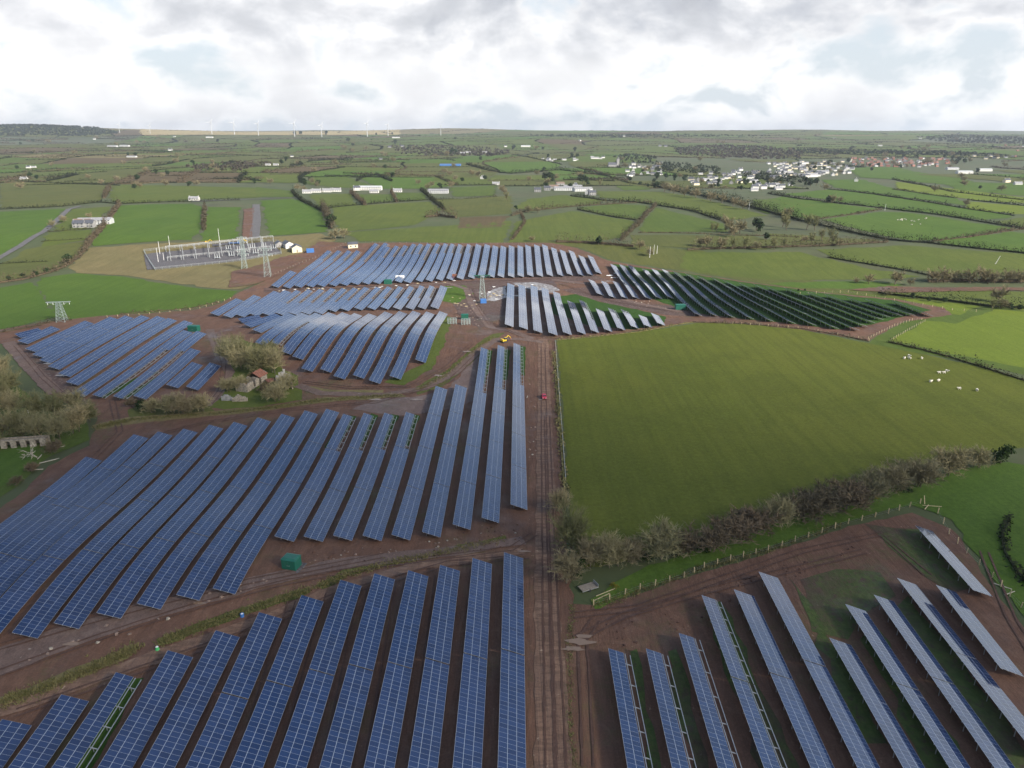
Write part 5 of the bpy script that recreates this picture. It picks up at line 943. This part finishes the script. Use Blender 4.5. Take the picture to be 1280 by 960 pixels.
for (u, v, lab) in [(565, 405, 'pale steel stand of bare frames, left of the pair'), (582, 406, 'pale steel stand of bare frames, beside the green cabin')]:
    x, y, z = ground_at(u, v); t = thing('steel_stand', lab, 'steel stand', (x, y, z), .2, 'steel stands on the mud')
    for i in range(4):
        for j in range(2): m = MB(); m.bar((-2.2 + i * 1.5, -1.2 + j * 2.4, 0), (-2.2 + i * 1.5, -1.2 + j * 2.4, 3.2), .22); m.build('post', 'steel_pale', t)
    for zz in (.8, 2, 3.1):
        for s in (-1.2, 1.2): m = MB(); m.bar((-2.4, s, zz), (2.5, s, zz), .2); m.build('rail', 'steel_pale', t)
    for i in range(4): m = MB(); m.bar((-2.2 + i * 1.5, -1.2, 3.1), (-2.2 + i * 1.5, 1.2, 3.1), .2); m.build('cross_bar', 'steel_pale', t)
def car(u, v, label, paint, rz=0.0, name='car'):
    x, y, z = ground_at(u, v); t = thing(name, label, 'car', (x, y, z + .2), rz); m = MB(); prof = [(-.95, .35), (-.95, .85), (-.6, .95), (-.1, 1.42), (.75, 1.45), (1.0, 1.0), (1.0, .35)]
    sec = [(-2.1, .45, .70), (-2.0, .35, .88), (-1.0, .32, 1.0), (-.55, .32, 1.45), (.9, .32, 1.50), (1.7, .32, 1.05), (2.1, .4, .95), (2.12, .45, .6)]
    P = [[(-.86 * (1 if zt < 1.2 else .8), yy, zt), (-.88, yy, .75), (-.86, yy, zb), (.86, yy, zb), (.88, yy, .75), (.86 * (1 if zt < 1.2 else .8), yy, zt)] for yy, zb, zt in sec]
    for a, b in zip(P[:-1], P[1:]):
        for k in range(6): m.face([a[k], a[(k + 1) % 6], b[(k + 1) % 6], b[k]])
    m.face(P[0]); m.face(P[-1][::-1]); m.build('body', paint, t)
    m = MB(); m.face([(-.66, -.98, 1.04), (.66, -.98, 1.04), (.62, -.60, 1.42), (-.62, -.60, 1.42)]); m.build('windscreen', 'glass_dark', t); m = MB(); m.face([(.62, .95, 1.5), (-.62, .95, 1.5), (-.68, 1.62, 1.12), (.68, 1.62, 1.12)]); m.build('rear_window', 'glass_dark', t)
    for sx in (-1, 1):
        m = MB(); m.box((sx * .86, .2, 1.14), (.06, 1.5, .34)); m.build('side_window', 'glass_dark', t)
        m = MB(); m.box((sx * .6, -2.08, .72), (.35, .06, .16)); m.build('headlight', 'white_paint', t)
        for yy in (-1.3, 1.35): m = MB(); m.tube((sx * .70, yy, .14), (sx * .92, yy, .14), .34, .34, 14); w = m.build('wheel', 'black_rubber', t); m = MB(); m.tube((sx * .90, yy, .14), (sx * .94, yy, .14), .2, .2, 10); m.build('rim', 'galvanised', w)
    return t
car(680, 498, 'red car parked on the brown track beside the big field', 'red_paint', .05)
def digger(u, v, label, rz, paint='yellow_paint'):
    x, y, z = ground_at(u, v); t = thing('excavator', label, 'excavator', (x, y, z), rz); t.scale = (.8, .8, .8)
    for s in (-1, 1): m = MB(); m.box((s * 1.1, 0, .45), (.6, 3.6, .9)); m.build('crawler_track', 'black_rubber', t)
    m = MB(); m.box((0, .3, 1.55), (2.5, 2.9, 1.0)); m.box((.3, 1.3, 2.2), (1.8, 1.0, .5)); m.build('body', paint, t); m = MB(); m.box((-.65, -.6, 2.55), (1.1, 1.4, 1.3)); c = m.build('cab', 'glass_dark', t); m = MB(); m.box((-.65, -.6, 3.24), (1.2, 1.5, .12)); m.build('cab_roof', paint, c)
    m = MB(); m.bar((.4, -1, 1.8), (.4, -3.4, 3.9), .42); m.bar((.4, -3.4, 3.9), (.4, -5.2, 2.2), .34); a = m.build('boom', paint, t); m = MB(); m.hexa([(-.1, -5.6, 1.2), (.9, -5.6, 1.2), (.9, -4.8, 1.2), (-.1, -4.8, 1.2), (.1, -5.4, 2.2), (.7, -5.4, 2.2), (.7, -5, 2.2), (.1, -5, 2.2)]); m.build('bucket', 'rust', a)
digger(259, 304, 'yellow excavator behind the left of the substation', 1.8); digger(307, 303, 'yellow excavator at the foot of the access road', -.4); digger(630, 428, 'yellow excavator on the mud at the top of the second block', 2.2)
def truck(u, v, label, paint, rz):
    x, y, z = ground_at(u, v); t = thing('flatbed_truck', label, 'truck', (x, y, z), rz); m = MB(); m.box((0, 0, 1.0), (2.3, 8, .3)); m.build('flatbed', paint, t); m = MB(); m.hexa([(-1.15, -5.6, .6), (1.15, -5.6, .6), (1.15, -3.8, .6), (-1.15, -3.8, .6), (-1.05, -5.2, 2.8), (1.05, -5.2, 2.8), (1.05, -3.9, 2.8), (-1.05, -3.9, 2.8)]); c = m.build('cab', paint, t); m = MB(); m.face([(-.95, -5.5, 1.7), (.95, -5.5, 1.7), (.9, -5.3, 2.6), (-.9, -5.3, 2.6)]); m.build('windscreen', 'glass_dark', c)
    for yy in (-4.6, 1.2, 2.6):
        for s in (-1, 1): m = MB(); m.tube((s * .85, yy, .5), (s * 1.15, yy, .5), .5, .5, 12); m.build('wheel', 'black_rubber', t)
truck(292, 305, 'blue flatbed truck between the excavators behind the substation', 'blue_paint', 1.5)
def container(u, v, l, w, h, paint, label, rz=0.0):
    x, y, z = ground_at(u, v); t = thing('container', label, 'container', (x, y, z + .1), rz); m = MB(); m.box((0, 0, h / 2), (l, w, h))
    for i in range(int(l / .6)): m.box((-l / 2 + .3 + i * .6, -w / 2 - .04, h / 2), (.28, .08, h - .3)); m.box((-l / 2 + .3 + i * .6, w / 2 + .04, h / 2), (.28, .08, h - .3))
    m.build('body', paint, t)
    for s in (-1, 1): m = MB(); m.box((l / 2 + .03, s * w / 4, h / 2), (.06, w / 2 - .1, h - .2)); m.build('door', paint, t)
container(388, 316, 6, 3, 3.4, 'blue_paint', 'blue container at the top corner of the farthest block', .3); container(604, 379, 3.6, 2.6, 2.6, 'blue_paint', 'blue tank box below the middle pylon', .2); container(500, 349, 6, 2.4, 2.5, 'white_paint', 'white container at the front of the farthest block', 0); container(568, 347, 3, 2.4, 2.4, 'rust', 'rust-red box where the site tracks meet', 0)
x, y, z = ground_at(735, 736); t = thing('trailer', 'grey slatted trailer deck lying beside the hedge corner', 'trailer', (x, y, z), .45)
m = MB(); [m.box((0, -.95 + i * .38, .62), (4.2, .32, .08)) for i in range(6)]; m.build('deck', 'timber_grey', t); m = MB(); m.box((0, -1.1, .5), (4.3, .12, .16)); m.box((0, 1.1, .5), (4.3, .12, .16)); m.box((2.1, 0, .9), (.1, 2.2, .7)); m.build('rim', 'galvanised', t)
for s in (-1, 1): m = MB(); m.tube((-.2, s * 1.0, .3), (-.2, s * 1.2, .3), .32, .32, 12); m.build('wheel', 'black_rubber', t)
def plank(u, v, L, rz, label, matn='timber', w=.18, tilt=0.0, z0=.12, group=None):
    x, y, z = ground_at(u, v); m = MB(); m.box((0, 0, 0), (L, w, w)); o = m.build('timber_post', matn, None, (x, y, z + z0)); o.rotation_euler = (0, tilt, rz); return tag(o, label, 'timber', group)
plank(757, 741, 5.5, .55, 'long pale fence post lying by the trailer, upper one'); plank(752, 747, 4.5, .6, 'pale fence post lying by the trailer, lower one'); plank(1165, 633, 5, -.15, 'pale timber lying across the others by the fence corner'); plank(1158, 635, 3.5, .8, 'pale timber under the crossed pair by the fence corner', z0=.3); plank(1155, 628, 3, 1.2, 'pale timber leaning at the fence corner', tilt=-.5, z0=.8); plank(1252, 733, 4, -.7, 'grey timber lying by the curved hedge', 'bleached_wood'); plank(1262, 742, 3.5, .4, 'shorter grey timber lying by the curved hedge', 'bleached_wood')
for u, v, L, rz, lab in [(50,572,5,1.9,'bleached branch on the mud edge, uppermost'), (62,577,6,1.0,'bleached branch beside the fallen tree'), (45,588,4,.4,'bleached branch near the brambles'), (72,560,5,.7,'bleached log at the corner of the copse'), (650,560,2.5,1.3,'pale plank beside the rightmost row'), (659,497,3,1.45,'white plank standing out beside the track')]: plank(u, v, L, rz, lab, 'bleached_wood', .22, .12, .3)
# fallen pale tree at the field corner
tb, cb = twig_tree(301, 6, 3.0, .5, 12, 5, 0, .12, 1); x, y, z = ground_at(47, 572); t = thing('dead_tree', 'pale bleached dead tree at the corner of the copse', 'tree', (x, y, z), .5); tb.build('trunk', 'bleached_wood', t); cb.build('crown', 'bleached_wood', t); t.rotation_euler = (.5, -.3, .4)
# ------------------------------------------------------------------ ruins
def stone(mb, a, b, h0, h1_, th, r, open_=()):
    """a ragged stone wall from a to b, broken along its top"""
    a, b = Vector((*a, 0)), Vector((*b, 0)); L = (b - a).length; n = max(2, int(L / .7)); d = (b - a) / n; nn = Vector((-d.y, d.x, 0)).normalized() * th / 2
    for i in range(n):
        if any(o0 <= (i + .5) / n <= o1 for o0, o1 in open_): hgt = .5
        else: hgt = (h0 + (h1_ - h0) * (i + .5) / n) * r.uniform(.86, 1.06)
        p, q = a + d * i, a + d * (i + 1) * .999; mb.hexa([p - nn - Vector((0, 0, .4)), q - nn - Vector((0, 0, .4)), q + nn - Vector((0, 0, .4)), p + nn - Vector((0, 0, .4)), p - nn + Vector((0, 0, hgt)), q - nn + Vector((0, 0, hgt)), q + nn + Vector((0, 0, hgt)), p + nn + Vector((0, 0, hgt))])
r = random.Random(5)
x, y, z = ground_at(315, 482); t = thing('ruined_cottage', 'roofless stone cottage with a patch of rusty red roof', 'ruin', (x, y, z), -.25)
m = MB(); stone(m, (-2.6, -7), (2.6, -7), 3, 3.4, .55, r); stone(m, (2.6, -7), (2.6, 7), 3.2, 3.6, .55, r, ((.3, .38), (.62, .7))); stone(m, (2.6, 7), (-2.6, 7), 4.6, 4.6, .55, r); stone(m, (-2.6, 7), (-2.6, -7), 3.5, 2.6, .55, r, ((.45, .55),)); stone(m, (-2.6, .5), (2.6, .5), 3.4, 3.8, .5, r); m.build('wall', 'stone_wall', t)
m = MB(); m.gable((0, 4.2, 3.5), (5.4, 6), 1.6, 0, .35, math.pi / 2); m.build('roof', 'rust', t); m = MB(); m.face([(-2.4, -6.6, .4), (2.4, -6.6, .4), (2.4, -1.5, 1.3), (-2.4, -1.5, 1.6)]); m.face([(2.4, -1.5, 1.25), (2.4, -6.6, .35), (-2.4, -6.6, .35), (-2.4, -1.5, 1.55)]); m.build('fallen_roof', 'rust', t)
x, y, z = ground_at(355, 478); t = thing('ruined_gable', 'ruined house with one pale standing gable among the trees', 'ruin', (x, y, z), .3)
m = MB(); stone(m, (-2.8, 0), (0, 0), 3, 6.0, .6, r); stone(m, (0, 0), (2.8, 0), 6.0, 3, .6, r); m.build('gable_wall', 'concrete', t); m = MB(); stone(m, (2.8, 0), (3.4, -9), 3, 1.2, .55, r); stone(m, (-2.8, 0), (-3.2, -8), 2.6, .9, .55, r, ((.3, .5),)); stone(m, (-3, 6), (-3, 0), 1.4, 2.6, .55, r); m.build('side_wall', 'stone_wall', t); m = MB(); m.box((-5.2, 1, 1.2), (3.6, 4.2, .3), 0, .3); m.build('fallen_roof', 'rust', t)
for u, v, lab, mt in [(284,501,'short end of a stone wall by the pale bushes','stone_grey'), (300,502,'pale peaked stone gable standing alone in the grass','stone_wall')]:
    x, y, z = ground_at(u, v); m = MB(); w = 2.1 if u == 284 else 3.0; stone(m, (-w, 0), (0, 0), 1.5, 3.0, .6, r); stone(m, (0, 0), (w, .4), 3.0, 1.3, .6, r); tag(m.build('stone_wall_end', mt, None, (x, y, z)), lab, 'ruin')
x, y, z = ground_at(18, 560); t = thing('ruined_wall', 'low ruined stone building with dark openings at the edge of the copse', 'ruin', (x, y, z), .18)
m = MB()
for k in range(7): m.box((-9 + k * 3, 0, 1.2), (1.7, .6, 2.8)); 
m.box((0, 0, 2.75), (20, .62, .5)); m.box((0, 2.9, 1.3), (20, .5, 2.8)); m.build('wall', 'stone_wall', t); m = MB(); m.box((0, 1.5, 2.2), (19.4, 2.2, .15)); m.build('inner_roof', 'timber_grey', t)
plank(37, 546, 5.5, .12, 'white metal gate bar beside the low ruin', 'white_paint', .3, 0, 2.2)
# ------------------------------------------------------------------ sheep
def make_sheep():
    v = [((0, -.42, .62), .27), ((0, 0, .66), .33), ((0, .42, .62), .28), ((0, .66, .78), .15), ((0, .86, .80), .10), ((0, 1.0, .72), .06)]; e = [(0, 1), (1, 2), (2, 3), (3, 4), (4, 5)]
    for sx in (-1, 1):
        for yy, k in ((-.38, 0), (.36, 2)): i = len(v); v.append(((sx * .16, yy, .38), .09)); v.append(((sx * .17, yy, .02), .05)); e += [(k, i), (i, i + 1)]
        i = len(v); v.append(((sx * .15, .84, .86), .035)); e.append((4, i))
    me = bpy.data.meshes.new('sheep_cage'); me.from_pydata([p for p, _ in v], e, []); o = bpy.data.objects.new('sheep_cage', me); COL.objects.link(o); md = o.modifiers.new('s', 'SKIN'); o.modifiers.new('b', 'SUBSURF').levels = 1
    for i, (_, q) in enumerate(v): me.skin_vertices[0].data[i].radius = (q, q)
    me.skin_vertices[0].data[1].use_root = True
    dg = bpy.context.evaluated_depsgraph_get(); out = bpy.data.meshes.new_from_object(o.evaluated_get(dg)); bpy.data.objects.remove(o); out.materials.clear(); out.materials.append(M['wool']); out.name = 'sheep'; return out
try: SHEEP = make_sheep()
except Exception as ex:
    print('sheep fallback', ex); mb = MB(); mb.tube((0, -.6, .6), (0, .6, .62), .3, .28, 10); SHEEP = mb.mesh('sheep', 'wool')
for i, (u, v) in enumerate([(1130,449),(1137,449),(1152,449),(1174,467),(1180,467),(1183,465),(1163,478),(1173,477),(1199,487),(1221,489),(1136,446)]):
    o = put('sheep', SHEEP, None, ground_at(u, v), random.Random(i).uniform(0, 6.28), 1.5); o.scale = (1.2,) * 3; tag(o, 'white sheep grazing in the upper right of the big field', 'sheep', 'sheep in the big field')
for i in range(16):
    r = random.Random(i + 40); u, v = (r.gauss(1128, 3), r.gauss(275, 1)) if i < 9 else (r.uniform(1138, 1158), r.uniform(273, 282)); 
    o = put('sheep', SHEEP, None, ground_at(u, v), r.uniform(0, 6.28), 1.3); tag(o, 'tiny white sheep in the far green field below the village', 'sheep', 'sheep in the far field')
# ------------------------------------------------------------------ building-site odds and ends
def bits(name, cat, n, area, size, mats, label, group, seed):
    P = px(area); r = random.Random(seed); xs = [p[0] for p in P]; ys = [p[1] for p in P]; k = 0; t = 0
    while k < n and t < n * 50:
        t += 1; x, y = r.uniform(min(xs), max(xs)), r.uniform(min(ys), max(ys))
        if not in_poly(x, y, P): continue
        k += 1; s = r.uniform(*size); m = MB(); 
        if name == 'pallet':
            for q in (-.45, -.15, .15, .45): m.box((q, 0, .16), (.2, 1.1, .04))
            for q in (-.5, 0, .5): m.box((0, q, .07), (1.1, .1, .12))
        else:
            pts = [Vector((math.cos(a) * s * r.uniform(.7, 1.1), math.sin(a) * s * r.uniform(.5, .9), 0)) for a in (0, 1.3, 2.6, 3.9, 5.1)]; tp = Vector((r.gauss(0, .1), r.gauss(0, .1), s * r.uniform(.3, .6)))
            for i in range(5): m.face([pts[i], pts[(i + 1) % 5], pts[(i + 1) % 5] * .55 + tp, pts[i] * .55 + tp])
            m.face([p * .55 + tp for p in pts])
        o = m.build(name, r.choice(mats), None, (x, y, h1(x, y) + .12)); o.rotation_euler.z = r.uniform(0, 6.28)
        if name == 'pallet': o.scale = (s,) * 3
        tag(o, label, cat, group)
bits('pallet', 'pallet', 34, [(600,362),(632,356),(690,354),(640,372),(605,378)], (1.0, 1.7), ['timber', 'white_paint', 'timber_grey'], 'pallet lying on the pale slab in the middle of the site', 'pallets on the pale slab', 3)
bits('pallet', 'pallet', 24, [(330,360),(430,360),(570,350),(570,353),(430,363),(332,365)], (1.0, 1.7), ['timber', 'white_paint'], 'pallet left on the mud in front of the farthest block', 'pallets before the farthest block', 4)
bits('pallet', 'pallet', 12, [(560,372),(585,362),(600,380),(575,388)], (.9, 1.5), ['timber', 'white_paint'], 'pallet on the mud left of the middle pylon', 'pallets by the middle pylon', 5)
bits('rock', 'rock', 24, [(0,820),(160,775),(280,735),(360,716),(300,745),(170,795),(0,845)], (.3, .7), ['stone_dull', 'stone_dull', 'stone_wall'], 'pale stone dug up beside the stony track', 'stones beside the stony track', 6)
bits('rock', 'rock', 26, [(380,690),(520,680),(640,660),(650,672),(500,694),(390,706)], (.25, .55), ['stone_dull', 'stone_dull', 'stone_wall'], 'pale stone on the mud below the second block', 'stones below the second block', 7)
bits('rock', 'rock', 30, [(560,372),(600,385),(625,410),(600,412),(560,392)], (.3, .7), ['stone_dull', 'stone_dull', 'stone_wall'], 'pale lump of rubble on the mud near the steel stands', 'rubble near the steel stands', 8)
bits('rock', 'rock', 40, [(700,352),(770,352),(830,384),(880,394),(800,384),(740,362)], (.4, .9), ['stone_dull', 'stone_dull', 'stone_wall'], 'pale rubble on the churned mud before the dark block', 'rubble before the dark block', 9)
bits('rock', 'rock', 16, [(660,470),(672,470),(668,640),(660,640)], (.3, .6), ['stone_dull', 'stone_dull', 'stone_wall'], 'pale stone along the left side of the track', 'stones along the track', 10)
bits('earth_clod', 'clod', 60, [(750,780),(900,735),(1000,700),(1120,665),(1000,720),(900,770),(760,820)], (.2, .5), ['mud', 'rut'], 'clod of brown earth on the bare ground below the post fence', 'earth clods below the post fence', 11)
bits('earth_clod', 'clod', 50, [(390,690),(520,680),(650,650),(655,690),(500,700),(395,712)], (.2, .5), ['mud', 'rut'], 'clod of brown earth between the two nearest blocks', 'earth clods between the two nearest blocks', 12)
for u, v, lab, mt, d in [(197,813,'bright green plastic bag on the bank above the nearest block','green_plastic',.55), (303,771,'small blue drum on the bank between the tracks','blue_paint',.5)]:
    x, y, z = ground_at(u, v); t = thing('drum' if mt == 'blue_paint' else 'plastic_bag', lab, 'drum' if mt == 'blue_paint' else 'bag', (x, y, z)); m = MB(); m.tube((0, 0, 0), (0, 0, d * 1.6), d * .8, d * (.8 if mt == 'blue_paint' else .5), 12); m.build('body', mt, t); m = MB(); m.tube((0, 0, d * 1.6), (0, 0, d * 1.75), d * .5, d * .4, 12); m.build('lid', 'white_paint', t)
# white sheeting by the dark block
for u, v, rz, lab in [(762,345,.5,'white plastic sheet on the mud, left of the dark block'), (768,348,-.3,'second white sheet, nearest the three short rows'), (770,342,1.0,'white sheet against the first dark row')]:
    x, y, z = ground_at(u, v); m = MB(); r = random.Random(u)
    g = [[Vector((-2.6 + i * 1.05, -1 + j * .7, .15 + r.uniform(0, .5))) for i in range(6)] for j in range(4)]
    for j in range(3):
        for i in range(5): m.face([g[j][i], g[j][i + 1], g[j + 1][i + 1], g[j + 1][i]])
    o = m.build('plastic_sheet', 'white_paint', None, (x, y, z + .1)); o.rotation_euler.z = rz; tag(o, lab, 'sheeting')

# ------------------------------------------------------------------ the air
def haze():
    lo = min((v.co.z for v in bpy.data.objects['ground'].data.vertices)) - 1; m = MB(); m.box((0, 7400, (lo + 260) / 2), (34000, 16000, 260 - lo))
    me = bpy.data.meshes.new('haze'); me.from_pydata(m.v, [], m.f); ma = bpy.data.materials.new('haze'); ma.use_nodes = True; nt = ma.node_tree; nt.nodes.clear()
    out = nt.nodes.new('ShaderNodeOutputMaterial'); pv = nt.nodes.new('ShaderNodeVolumePrincipled'); pv.inputs['Color'].default_value = (.80, .88, 1.0, 1); pv.inputs['Density'].default_value = HAZE; pv.inputs['Anisotropy'].default_value = .2
    nt.links.new(pv.outputs[0], out.inputs['Volume']); me.materials.append(ma); o = put('haze', me); o['kind'] = 'stuff'
HAZE = 4.2e-5
haze()
